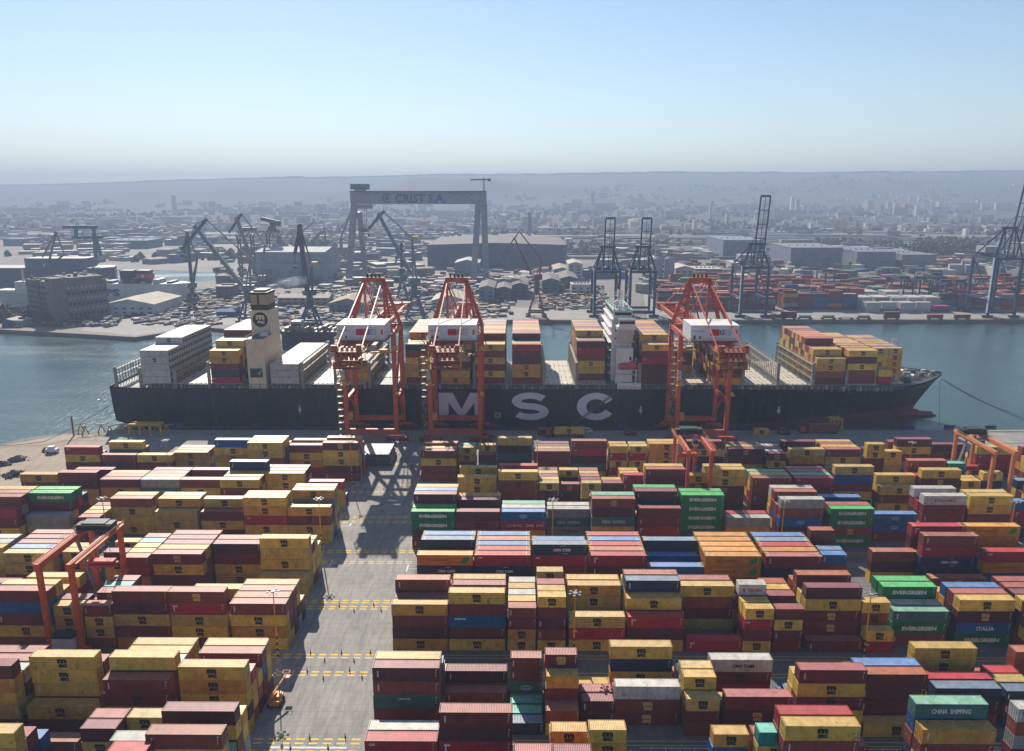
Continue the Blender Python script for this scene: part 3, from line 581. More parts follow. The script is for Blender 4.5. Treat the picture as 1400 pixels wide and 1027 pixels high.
# ---------------------------------------------------------------- container ship
SY = 318.2; BEAM = 49.0; CY = SY + BEAM/2; DZ = 15.8
XS, XB = -177.6, 193.6
HB = lin((22, 26, 37)); HR = lin((118, 52, 56)); DK = lin((90, 92, 92)); BEIGE = lin((206, 190, 166)); SW = lin((214, 208, 204)); DKG = lin((70, 74, 76))
ship = thing("container_ship", "long black-hulled container ship with big white letters moored along the quay", "container ship", (12, CY, WZ))
def lerp(a, b, t): return a + (b-a)*t
def half_deck(X):
    if X < -150: return 24.5 * (0.86 + .14*max(0, (X-XS)/21.0))
    if X < 120: return 24.5
    t = (X-120)/(XB-120); return max(.0, 24.5*(1 - t**2.6))
def half_wl(X):
    if X < -100: t = (X-XS)/71.0; return 24.5*(0.70 + .30*max(0, min(1, t))**.55)
    if X < 70: return 24.5
    t = min(1, (X-70)/(181-70.0)); return max(0.0, 24.5*(1-t**1.7))
def deck_z(X): return DZ + (2.4*((X-150)/47.0)**1.2 if X > 150 else 0) 
def keel_z(X):
    if X < -163: return -.4 - 2.4*(X-XS)/13.0
    return -9.0
def red_z(X): return -1.2 if X < 30 else -1.2 + 3.4*((X-30)/150.0)
def hull():
    mb = MB(); xs = [XS, -174, -168, -161, -152] + list(np.linspace(-140, 110, 20)) + list(np.linspace(118, 193.4, 26)); prof = []
    NZ = 12
    for X in xs:
        kz, dz = keel_z(X), deck_z(X); hw, hd = half_wl(X), half_deck(X); rz = red_z(X); row = []
        zs = sorted(set([kz, WZ if kz < WZ else kz+.05, max(rz, kz+.1)] + [lerp(max(rz, kz+.1), dz, (i+1)/9.0) for i in range(9)]))
        while len(zs) < 12: zs.insert(1, zs[0]+.001*len(zs))
        for z in zs[:12]:
            f = max(0, (z-WZ)/(dz-WZ)); f = f**(1.8 if X > 60 else .4); h = lerp(hw, hd, f)
            Xs = X
            if X > 150:      # raked stem: lower levels end earlier
                lim = lerp(181.0, XB, max(0, (z+1)/(dz+1))**1.15); Xs = 150 + (X-150)*(lim-150)/(XB-150)
                tt = (X-150)/(XB-150); h = lerp(hw, hd, f) if X < 181 else lerp(0, hd, f)
                h0 = lerp(half_wl(150), half_deck(150), f); h = h0*(1-tt**(1.25 if f < .5 else 1.6+f))
            row.append((Xs, max(h, .02), z))
        prof.append((row, rz))
    for sgn in (-1, 1):
        for (a, ra), (b, rb) in zip(prof, prof[1:]):
            for k in range(11):
                p = [(a[k][0], CY+sgn*a[k][1], a[k][2]), (b[k][0], CY+sgn*b[k][1], b[k][2]), (b[k+1][0], CY+sgn*b[k+1][1], b[k+1][2]), (a[k+1][0], CY+sgn*a[k+1][1], a[k+1][2])]
                col = HR if (a[k+1][2] <= ra+.02) else HB
                mb.face(p if sgn < 0 else p[::-1], col)
    r = prof[0][0]
    for k in range(11): mb.face([(r[k][0], CY+r[k][1], r[k][2]), (r[k][0], CY-r[k][1], r[k][2]), (r[k+1][0], CY-r[k+1][1], r[k+1][2]), (r[k+1][0], CY+r[k+1][1], r[k+1][2])], HB)
    for (a, _), (b, _) in zip(prof, prof[1:]):
        mb.face([(a[-1][0], CY-a[-1][1]+.02, a[-1][2]-.9), (b[-1][0], CY-b[-1][1]+.02, b[-1][2]-.9), (b[-1][0], CY+b[-1][1]-.02, b[-1][2]-.9), (a[-1][0], CY+a[-1][1]-.02, a[-1][2]-.9)], DKG)
    o = mb.build("hull", M['hull'], ship)
    for p in o.data.polygons: p.use_smooth = True
    o.data.set_sharp_from_angle(angle=R(35)) if hasattr(o.data, 'set_sharp_from_angle') else None
    mb = MB(); pts = [(176, 0), (184, -.3), (190.5, -.9), (193, -1.6)]
    for (x0, z0), (x1, z1), r0, r1 in zip(pts, pts[1:], (2.6, 2.3, 1.7), (2.3, 1.7, .5)): mb.cyl((x0, CY, z0-1.9), (x1, CY, z1-1.2), r0, r1, HR, 14)
    mb.build("bulbous_bow", M['hull'], ship)
hull()
LW = lin((222, 214, 222)); yl = SY - .12
mb = MB()
def mface(poly, c=LW): mb.face([(x, yl, z) for x, z in poly], c)
def px2x(p): return world_at(p, 555, Y=SY).x
z0, z1 = 2.2, 14.2; a, b = px2x(600), px2x(662); w_ = b-a
mface([(a, z0), (a+w_*.215, z0), (a+w_*.215, z0+7.6), (a, z1)]); mface([(a, z1), (a+w_*.215, z0+7.6), (a+w_*.5, z0), (a+w_*.5, z0+4.6), (a+w_*.31, z1)])
mface([(b, z1), (b-w_*.31, z1), (a+w_*.5, z0+4.6), (a+w_*.5, z0), (b-w_*.215, z0+7.6)]); mface([(b, z1), (b-w_*.215, z0+7.6), (b-w_*.215, z0), (b, z0)])
mface([(a+w_*.40, z0), (a+w_*.60, z0), (a+w_*.5, z0+.01+1.5)])
letter_S(mb, (px2x(701)+px2x(749))/2, yl, 8.2, px2x(749)-px2x(701), 12.3, 2.75, LW)
cx, cw = (px2x(788)+px2x(842))/2, px2x(842)-px2x(788)
stroke(mb, [(cx + (cw/2-2.2)*math.cos(R(28)+R(304)*i/22), 8.2 + 4.7*math.sin(R(28)+R(304)*i/22)) for i in range(23)], 2.85, yl, LW, 1.45)
mb.build("lettering", M['plain'], ship)
mb = MB()
for px_, s in ((409.5, 1), (876, 1), (1065, 1)):
    x = px2x(px_); mface([(x-.8, 6.8), (x, 4.8), (x+.8, 6.8), (x+.3, 6.8), (x+.3, 8.4), (x-.3, 8.4), (x-.3, 6.8)], WHT)
x = px2x(680); 
for q in (0, 1): mb.box(x-1.2+q*.5, x-1.0+q*.5, yl-.02, yl, 3.0-q*0+q*.4, 5.4-q*.4, LW); mb.box(x+1.2-q*.5, x+1.4-q*.5, yl-.02, yl, 3.0+q*.4, 5.4-q*.4, LW); mb.box(x-1.2+q*.5, x+1.4-q*.5, yl-.02, yl, 3.0+q*.4, 3.2+q*.4, LW); mb.box(x-1.2+q*.5, x+1.4-q*.5, yl-.02, yl, 5.2-q*.4, 5.4-q*.4, LW)
mb.build("tug_marks", M['plain'], ship)
CZ = 17.9
# coaming, side passage, rail
mb = MB(); mb.box(-158, 160, SY+2.2, SY+BEAM-2.2, DZ-.9, CZ-.35, lin((104, 104, 102)))
x = -158.0
while x < 160:
    mb.box(x, x+.35, SY+.35, SY+2.2, DZ-.9, CZ-.4, lin((140, 138, 132))); mb.box(x+1.4, x+2.4, SY+1.2, SY+2.2, DZ-.9, DZ+.6+rngy.random(), lin(rngy.choice([(168, 160, 150), (90, 96, 110), (200, 196, 186), (70, 72, 74)]))); x += 3.6
mb.box(-158, 160, SY+.35, SY+2.25, CZ-.4, CZ-.22, lin((120, 118, 112))); mb.build("hatch_coaming", M['steel'], ship)
mb = MB()
for z in (DZ+.35, DZ+.75, DZ+1.1): mb.box(-168, 165, SY+.1, SY+.14, z-.03, z+.03, lin((150, 150, 146)))
x = -168.0
while x < 165: mb.box(x, x+.06, SY+.08, SY+.14, DZ-.1, DZ+1.1, lin((150, 150, 146))); x += 2.4
mb.build("railing", M['steel'], ship)

def bx_(p, z=22.0): return world_at(p, 500, Y=SY+1).x
BAYS = {'A':193,'B':240,'C':288,'D':369,'E':414,'F':459,'G':507,'H':555,'I':603,'J':651,'K':700,'L':744,'M':790,'N':877,'O':925,'P':975,'Q':1019,'R':1067,'S':1116,'T':1162,'U':1204}
SHIPC = {'A': [(6,5,'wwwww'),(13,6,'wwwww')], 'C': [(3,5,'yymnr'),(4,6,'ymymyr'),(12,7,'mymymmy')], 'D': [(19,3,'www')], 'F': [(3,0,''),(8,3,'myy'),(8,4,'wmyy')],
 'H': [(5,6,'nmyyym'),(14,7,'ykymmyy')], 'I': [(2,2,'yy'),(4,4,'wmyy'),(13,6,'kymymy')], 'J': [(4,6,'ymymym'),(15,7,'mmymymy')], 'K': [(4,6,'rmmyym'),(15,7,'mmyyymm')],
 'M': [(3,0,''),(4,6,'mrmyym'),(12,7,'yymmyyr')], 'N': [(3,6,'ymrmmm'),(16,7,'yymmymr')], 'O': [(10,0,''),(9,4,'kmmy')], 'P': [(3,3,'mmy'),(16,5,'kmymy')],
 'S': [(2,4,'yymm'),(4,5,'yyymm'),(9,6,'mymymt'),(4,6,'myytyy')], 'T': [(19,5,'ymymm')], 'U': [(1,0,''),(17,5,'yyyyy')]}
hm = lin((206, 196, 178)); hatch_l = []
for k, p in BAYS.items():
    x = bx_(p); mb = MB(); w0 = SY+1.0; n = 4 if k != 'G' else 2
    for i in range(n):
        ya, yb = w0 + (BEAM-2)*i/4+.06, w0+(BEAM-2)*(i+1)/4-.06
        if x > 150: ya, yb = max(ya, CY-20), min(yb, CY+20)
        if k == 'G' and i == 0: continue
        mb.box(x-.3, x+12.6, ya, yb, CZ-.34, CZ-.02, hm)
        for j in range(1, 6): mb.box(x-.3+j*2.05, x-.15+j*2.05, ya+.1, yb-.1, CZ-.02, CZ+.06, lin((150, 142, 128)))
        for j in range(7): mb.box(x+j*2.0-.1, x+j*2.0+.3, ya+.3, ya+.6, CZ-.02, CZ+.22, lin((90, 84, 74)))
    if k == 'G': mb.box(x, x+12.2, SY+2.3, SY+14, CZ-.3, CZ-.2, lin((44, 84, 74)))
    mb.build("hatch_cover", M['steel'], ship)
def lashing_bridge(x, tiers, lo=SY+.4, hi=SY+BEAM-.4, c=lin((176, 162, 138)), parts=2.5):
    mb = MB(); top = CZ+2.95*tiers; y = lo
    while y <= hi+.01:
        for dx in (0, 1.0): mb.beam((x+dx, y, DZ-.5), (x+dx, y, top), .16, .16, c)
        mb.beam((x, y, top), (x+1.0, y, top), .1, .1, c); y += parts
    for t in range(1, tiers+1):
        z = CZ+2.95*t-.4; mb.box(x-.05, x+1.1, lo, hi, z-.12, z, c)
        for dx in (0, 1.0): mb.beam((x+dx, lo, z+1.05), (x+dx, hi, z+1.05), .07, .07, c)
    y = lo; i = 0
    while y+parts <= hi:
        if i % 3 == 0:
            for t in range(tiers): za, zb = CZ+2.95*t, CZ+2.95*(t+1)-.5; mb.beam((x, y, za), (x, y+parts, zb), .1, .1, c); mb.beam((x, y, zb), (x, y+parts, za), .1, .1, c)
        y += parts; i += 1
    for yy in (lo, hi-.6): mb.box(x-.1, x+1.15, yy, yy+.7, DZ-.5, top+.6, lin((150, 148, 140)))
    mb.build("lashing_bridge", M['steel'], ship)
for p, t in ((150, 2), (187, 2), (236, 2), (283, 3), (411, 3), (456, 2), (503, 3), (551, 3), (647, 3), (742, 3), (787, 3), (873, 3), (921, 3), (1015, 3), (1063, 3), (1111, 3), (1158, 2), (1200, 2)):
    x = bx_(p); hd = half_deck(x)-.5; lashing_bridge(x, t, CY-hd, CY+hd)

# containers on deck
mass = MB(); HT = 2.9; WR = 2.5; rs = random.Random(5)
def tones(ch, v): c, rc, _ = PALL[ch]; return tuple(a*v for a in c), tuple(a*v for a in rc)
for k, groups in SHIPC.items():
    x = bx_(BAYS[k]); row = 0
    for cnt, h, cols in groups:
        first = None
        for r in range(row, row+cnt):
            y = SY + .75 + r*WR
            if abs(y+1.22-CY)+1.3 > half_deck(x+12)-.2 and x > 130: continue
            if first is None: first = r
            for t in range(h):
                i = h-1-t; ch = cols[i] if (r == first and i < len(cols)) else (cols[0] if (k in 'AD') else rs.choice('yyyymmmmyyrmn' if k != 'T' else 'yyymmyyyyw'))
                L2 = [(x+.05, x+12.24)] if not (k == 'U' or (k == 'S' and r > 15)) else [(x, x+6.06), (x+6.3, x+12.3)]
                for xa, xb in L2:
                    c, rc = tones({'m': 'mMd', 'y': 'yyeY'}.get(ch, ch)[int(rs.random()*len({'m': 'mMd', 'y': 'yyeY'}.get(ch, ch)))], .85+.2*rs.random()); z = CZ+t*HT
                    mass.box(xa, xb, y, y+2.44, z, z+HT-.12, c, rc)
                    if r == first or rs.random() < .1: 
                        if (ch == 'y' and rs.random() < .9) or (ch == 'w' and rs.random() < .3): lettering(mass, 'msc', xb-xa, HT, y-.015, (xa+xb)/2, z, BLK)
                        elif ch == 'r': lettering(mass, 'CAI', xb-xa, HT, y-.015, (xa+xb)/2, z, BLK)
                    if k in 'AD':     # reefer units at the ends
                        mass.box(xb-.01, xb+.02, y+.2, y+2.24, z+.2, z+1.5, lin((60, 62, 70))); mass.box(xb-.01, xb+.03, y+.4, y+1.2, z+1.6, z+2.4, lin((90, 92, 98)))
        row += cnt
x = bx_(1206); 
for t, ch in enumerate('ry'): c, rc = tones(ch, 1); mass.box(x, x+6.06, SY+3.6, SY+6.0, CZ+t*HT, CZ+t*HT+HT-.05, c, rc)
tag(mass.build("deck_containers", M['container_mass']), "yellow, maroon and white containers stacked across the deck of the black ship", "deck containers", kind='stuff')

# deck house
hx0, hx1 = bx_(838), bx_(866); W2 = lin((226, 220, 217)); WIN = lin((22, 28, 34))
mb = MB(); mb.box(hx0, hx1, SY+9, SY+BEAM-9, CZ-1, 44.5, W2); mb.box(hx0+1.5, hx1, SY+3, SY+9, CZ-1, 33, W2); mb.box(hx0+2, hx1+3.5, SY+.3, SY+9, DZ-4.2+2, DZ+2.6, W2)
mb.box(hx0-.5, hx1+.5, SY+8, SY+BEAM-8, 44.5, 44.8, W2); 
for z in (21, 24.4, 27.8, 31.2, 34.6, 38, 41.4):
    mb.box(hx0-1.4, hx0, SY+8, SY+BEAM-8, z-.1, z+.05, W2); mb.beam((hx0-1.35, SY+8, z+1.1), (hx0-1.35, SY+BEAM-8, z+1.1), .07, .07, W2)
    mb.box(hx1, hx1+1.2, SY+9, SY+BEAM-9, z-.1, z+.05, W2)
house = mb.build("deck_house", M['paint'], ship)
def sub(mbx, name, par, mat=None):
    me = mbx.mesh(name, M[mat or 'paint'], tuple(par['_o'])); o = bpy.data.objects.new(name, me); COL.objects.link(o); o.parent = par; o['_o'] = par['_o']; return o
mb = MB()
for z in (22.2, 25.6, 29, 32.4, 35.8, 39.2, 42.4):
    for i in range(9): y = SY+11+i*3.3; mb.box(hx0-.02, hx0, y, y+.8, z, z+.8, WIN)
    for i in range(3): xx = hx0+1.5+i*2.6; mb.box(xx, xx+.7, SY+8.98, SY+9, z, z+.8, WIN)
mb.box(hx1-1.6, hx1-.6, SY+2.97, SY+3, 28, 29.4, WIN); sub(mb, "windows", house)
mb = MB(); mb.box(hx0+.5, hx1, SY+9, SY+BEAM-9, 44.8, 48.3, W2); mb.box(hx0+1.2, hx1+.6, SY+.2, SY+9, 41.6, 42.9, W2); mb.box(hx0+1.2, hx1+.6, SY+BEAM-9, SY+BEAM-.2, 41.6, 42.9, W2); mb.box(hx0+2.0, hx1, SY+.2, SY+4, 42.9, 45.6, W2)
mb.box(hx0+1.9, hx1+.1, SY+.1, SY+4.1, 45.6, 45.9, lin((90, 130, 112)))
for i in range(4): mb.face([(hx0+2+i*.01, SY+.6, 41.6), (hx1, SY+.6, 41.6), (hx1, SY+9, 34.0), (hx0+2, SY+9, 34.0)], W2) if i == 0 else None
mb.face([(hx1, SY+.6, 41.6), (hx1, SY+9, 41.6), (hx1, SY+9, 34)], W2); mb.face([(hx0+2, SY+.6, 41.6), (hx0+2, SY+9, 34), (hx0+2, SY+9, 41.6)], W2)
mb.box(hx0+.2, hx1+.3, SY+8.6, SY+BEAM-8.6, 48.3, 48.6, lin((150, 180, 166))); br = mb.build("bridge", M['paint'], ship)
mb = MB(); mb.box(hx0+.47, hx0+.5, SY+10, SY+BEAM-10, 46.3, 47.6, WIN); mb.box(hx0+1, hx1-.4, SY+8.97, SY+9, 46.3, 47.6, WIN); mb.box(hx1, hx1+.03, SY+10, SY+BEAM-10, 46.3, 47.6, WIN); mb.box(hx0+1.97, hx0+2, SY+.4, SY+3.8, 44, 45.2, WIN); mb.box(hx0+2.2, hx1-.2, SY+.17, SY+.2, 44, 45.2, WIN); sub(mb, "bridge_windows", br)
mx = (hx0+hx1)/2; mb = MB(); mb.truss((mx, CY-6, 48.6), (mx, CY-6, 56), 1.6, 1.6, .22, W2, 4); mb.beam((mx-3, CY-6, 53.5), (mx+3, CY-6, 53.5), .2, .2, W2); mb.beam((mx-2.4, CY-6, 55), (mx+2.4, CY-6, 55), .18, .3, W2); mb.cyl((mx, CY-6, 56), (mx, CY-6, 59), .12, .06, W2, 6)
mb.cyl((mx-2, CY-11, 48.6), (mx-2, CY-11, 51), .3, .3, W2, 8); mb.cyl((mx-2, CY-11, 50.2), (mx-2, CY-11, 52), .9, .6, W2, 10); mb.cyl((mx+2, CY-13, 48.6), (mx+2, CY-13, 50.6), .7, .5, W2, 10)
for i in range(26): mb.box(hx0+.6+(i*.9 % 7.5), hx0+1.3+(i*.9 % 7.5), SY+9.2+(i*37 % 29), SY+10.2+(i*37 % 29), 48.6, 49.3+.3*(i % 4), W2)
mb.build("radar_mast", M['steel'], ship)
mb = MB(); lb = lin((196, 88, 84)); mb.cyl((hx0+3.4, SY+2.0, 25.6), (hx0+9.8, SY+2.0, 25.6), 1.35, 1.35, lb, 12); mb.cyl((hx0+2.4, SY+2.0, 25.9), (hx0+3.4, SY+2.0, 25.6), .3, 1.35, lb, 12); mb.cyl((hx0+9.8, SY+2.0, 25.6), (hx0+10.9, SY+2.0, 25.9), 1.35, .3, lb, 12); mb.box(hx0+7.4, hx0+9, SY+1.2, SY+2.8, 26.6, 27.7, lb); mb.build("lifeboat", M['paint'], ship)
mb = MB()
for xx in (hx0+3, hx0+10): mb.beam((xx, SY+3.4, CZ), (xx, SY+3.4, 28.5), .4, .4, W2); mb.beam((xx, SY+3.6, 28.5), (xx, SY+1.8, 28.8), .35, .35, W2); mb.beam((xx, SY+.8, DZ), (xx, SY+.8, 24), .3, .3, W2)
mb.box(hx0+1, hx0+11.5, SY+.6, SY+3.6, 21.8, 22, W2); mb.box(hx0+1, hx0+11.5, SY+.6, SY+3.6, 24, 24.2, W2); mb.build("davits", M['paint'], ship)

# funnel
fx0, fx1 = bx_(339), bx_(363); BG = lin((216, 196, 168)); mb = MB()
mb.box(fx0, fx1, SY+.5, SY+14, DZ-.5, 37.2, BG); mb.box(fx0+.6, fx1-.6, SY+.47, SY+.5, DZ-3.0, DZ-.2, WHT)
tx0, tx1 = world_at(343, 440, Y=SY+14).x, world_at(371, 440, Y=SY+14).x
mb.box(tx0, tx1-.6, SY+14, SY+27, DZ, 47.5, BG); mb.box(tx0+.5, tx1-1.3, SY+14.6, SY+25, 47.5, 54.4, lin((172, 146, 116))); fn = mb.build("funnel", M['paint'], ship)
mb = MB(); mb.box(tx0+.2, tx1-1.0, SY+14.2, SY+25.4, 54.4, 55.4, lin((40, 38, 38))); mb.box(tx0+.47, tx1-1.27, SY+14.57, SY+25.03, 47.6, 49.9, lin((52, 46, 42))); mb.box(tx0+3.2, tx0+4.2, SY+14.56, SY+14.6, 49.9, 54.4, lin((70, 58, 50)))
mb.box(tx0+1.4, tx1-2.2, SY+16, SY+24, 55.4, 56.2, lin((36, 36, 38)))
sub(mb, "soot_black_cap", fn)
mb = MB(); cxx, czz = (tx0+tx1)/2-.3, 43.4; mb.face([(cxx+3.3*math.cos(2*math.pi*i/28), SY+13.97, czz+3.3*math.sin(2*math.pi*i/28)) for i in range(28)], lin((36, 34, 36)))
put_text(mb, "m", cxx, SY+13.93, czz+1.05, 3.8, 2.0, BG, .06); put_text(mb, "sc", cxx+.2, SY+13.93, czz-1.15, 3.3, 1.5, BG, .06); sub(mb, "emblem", fn, 'plain')
mb = MB(); mb.box(fx0+.5, fx1-.4, SY+1, SY+13.6, 37.2, 37.35, lin((44, 96, 86))); mb.box(fx0+4, fx0+7, SY+7, SY+9, 37.35, 38.6, W2)
for yy in (SY+.6,): mb.beam((fx0, yy, 38.4), (fx1, yy, 38.4), .1, .1, DKG)
for xx in (fx0+.1, fx1-.1): mb.beam((xx, SY+.6, 38.4), (xx, SY+13.8, 38.4), .1, .1, DKG)
sub(mb, "funnel_deck", fn)
mb = MB(); mb.box(fx0+.9, fx0+6.2, SY+.42, SY+.5, 20.6, 24.6, lin((30, 66, 58))); stroke(mb, [(fx0+4.2, 22.6), (fx0+4.7, 21.9), (fx0+5.8, 23.8)], .3, SY+.40, WHT); sub(mb, "vent_panel", fn)

# bow and stern fittings
mb = MB(); rb = random.Random(3)
mb.box(162, 163, CY-17, CY+17, DZ, DZ+4.4, lin((120, 122, 120)))
for i in range(34):
    xx = 165+rb.random()*24; h = max(1, (half_deck(xx)-3)*.9); yy = CY+(rb.random()*2-1)*h; s = .5+rb.random()*1.2; z = deck_z(xx)-.8
    mb.box(xx, xx+s*1.4, yy, yy+s, z, z+.6+s*.8, lin(rb.choice([(178, 174, 168), (214, 210, 204), (120, 116, 110), (92, 92, 90)])))
for xx, yy in ((170, CY-7), (170, CY+7), (178, CY-5), (178, CY+5)):
    mb.cyl((xx, yy-1.6, DZ+1.4), (xx, yy+1.6, DZ+1.4), .9, .9, lin((150, 146, 140)), 12); mb.cyl((xx, yy-1.8, DZ+1.4), (xx, yy-1.6, DZ+1.4), 1.4, 1.4, lin((190, 186, 180)), 12)
mb.build("winches", M['steel'], ship)
mb = MB(); mxx = world_at(1221, 480, Y=CY).x; mb.truss((mxx, CY, DZ+1), (mxx, CY, 33.4), 1.5, 1.5, .2, lin((216, 200, 198)), 7); mb.cyl((mxx, CY, 33.4), (mxx, CY, 36), .12, .1, WHT, 6); mb.beam((mxx-1.8, CY, 30.5), (mxx+1.8, CY, 30.5), .25, .25, WHT); mb.build("foremast", M['steel'], ship)
mb = MB()
for i in range(26):
    xx = -169+rb.random()*9; yy = SY+4+rb.random()*38; s = .5+rb.random(); mb.box(xx, xx+s, yy, yy+s, DZ-.9, DZ+.2+s, lin(rb.choice([(178, 174, 168), (200, 190, 150), (120, 116, 110)])))
mb.beam((-168, SY+2, DZ), (-158, SY+2.5, DZ+6), .3, .3, lin((190, 176, 120))); mb.build("stern_gear", M['steel'], ship)
mb = MB(); pa, pb = world_at(781, 583, Y=SY-1), world_at(845, 534, Y=SY-.4); mb.beam(pa, pb, 1.0, .3, lin((110, 108, 108)))
for dz in (.9,): mb.beam(pa+Vector((0, 0, dz)), pb+Vector((0, 0, dz)), .06, .06, lin((140, 138, 136)))
mb.build("gangway", M['steel'], ship)

# mooring ropes
def rope(name, pts, label, r=.09):
    mb = MB()
    for (a, b, sag) in pts:
        a = Vector(a); b = Vector(b); n = 10; P = [a.lerp(b, i/n) - Vector((0, 0, sag*4*(i/n)*(1-i/n))) for i in range(n+1)]
        for p, q in zip(P, P[1:]): mb.cyl(p, q, r, r, lin((80, 76, 70)), 5, False)
    tag(mb.build(name, M['plain']), label, "mooring rope")
bowp = (192, CY-4, 15.5)
rope("mooring_rope", [(bowp, tuple(world_at(1400, 572, Y=QY)), 1.5), ((191, CY-4, 15.5), tuple(world_at(1390, 566, Y=QY)), 1.5)], "twin bow ropes running from the ship out to the right edge of the picture", .1)
rope("mooring_rope", [((190, CY-5, 15), (180, QY-.5, .4), .8)], "short thin rope dropping from the bow to the quay beneath it", .08)
rope("mooring_rope", [(bowp, (222, QY-.5, .4), 1)], "thin rope from the bow slanting right to the quay edge", .08)
sp_ = tuple(world_at(0, 610, Z=.5))
rope("mooring_rope", [((-170, SY+3, 13), tuple(world_at(60, 604, Z=1.0)), 1.2), (tuple(world_at(60, 604, Z=1.0)), sp_, .2)], "stern ropes running from the ship left across the sand", .12)
# light smoke drifting from the funnel
m_, n_, p_ = newmat('smoke'); n_.nodes.remove(p_); vp = nd(n_, "ShaderNodeVolumePrincipled"); vp.inputs["Color"].default_value = (.86, .90, 1, 1); tc = nd(n_, "ShaderNodeTexCoord")
f = ramp(n_, noise(n_, tc.outputs["Object"], .16, 4, .7), [(.38, 0.), (.64, .4)]); n_.links.new(f, vp.inputs["Density"]); n_.links.new(vp.outputs[0], n_.nodes["Material Output"].inputs["Volume"]); M['smoke'] = m_
mb = MB(); base = Vector(((tx0+tx1)/2+1, SY+20, 56.0)); prev = base
for i, (dx, dz, r0, r1) in enumerate(((5, 1.6, .8, 1.7), (6, 1.2, 1.7, 2.4), (6, .9, 2.4, 2.0))):
    q = prev + Vector((dx, 2, dz)); mb.cyl(prev, q, r0, r1, (1,1,1), 12, True); prev = q
tag(mb.build("funnel_smoke", M['smoke']), "thin white smoke drifting right from the ship's beige funnel", "smoke", kind='stuff')

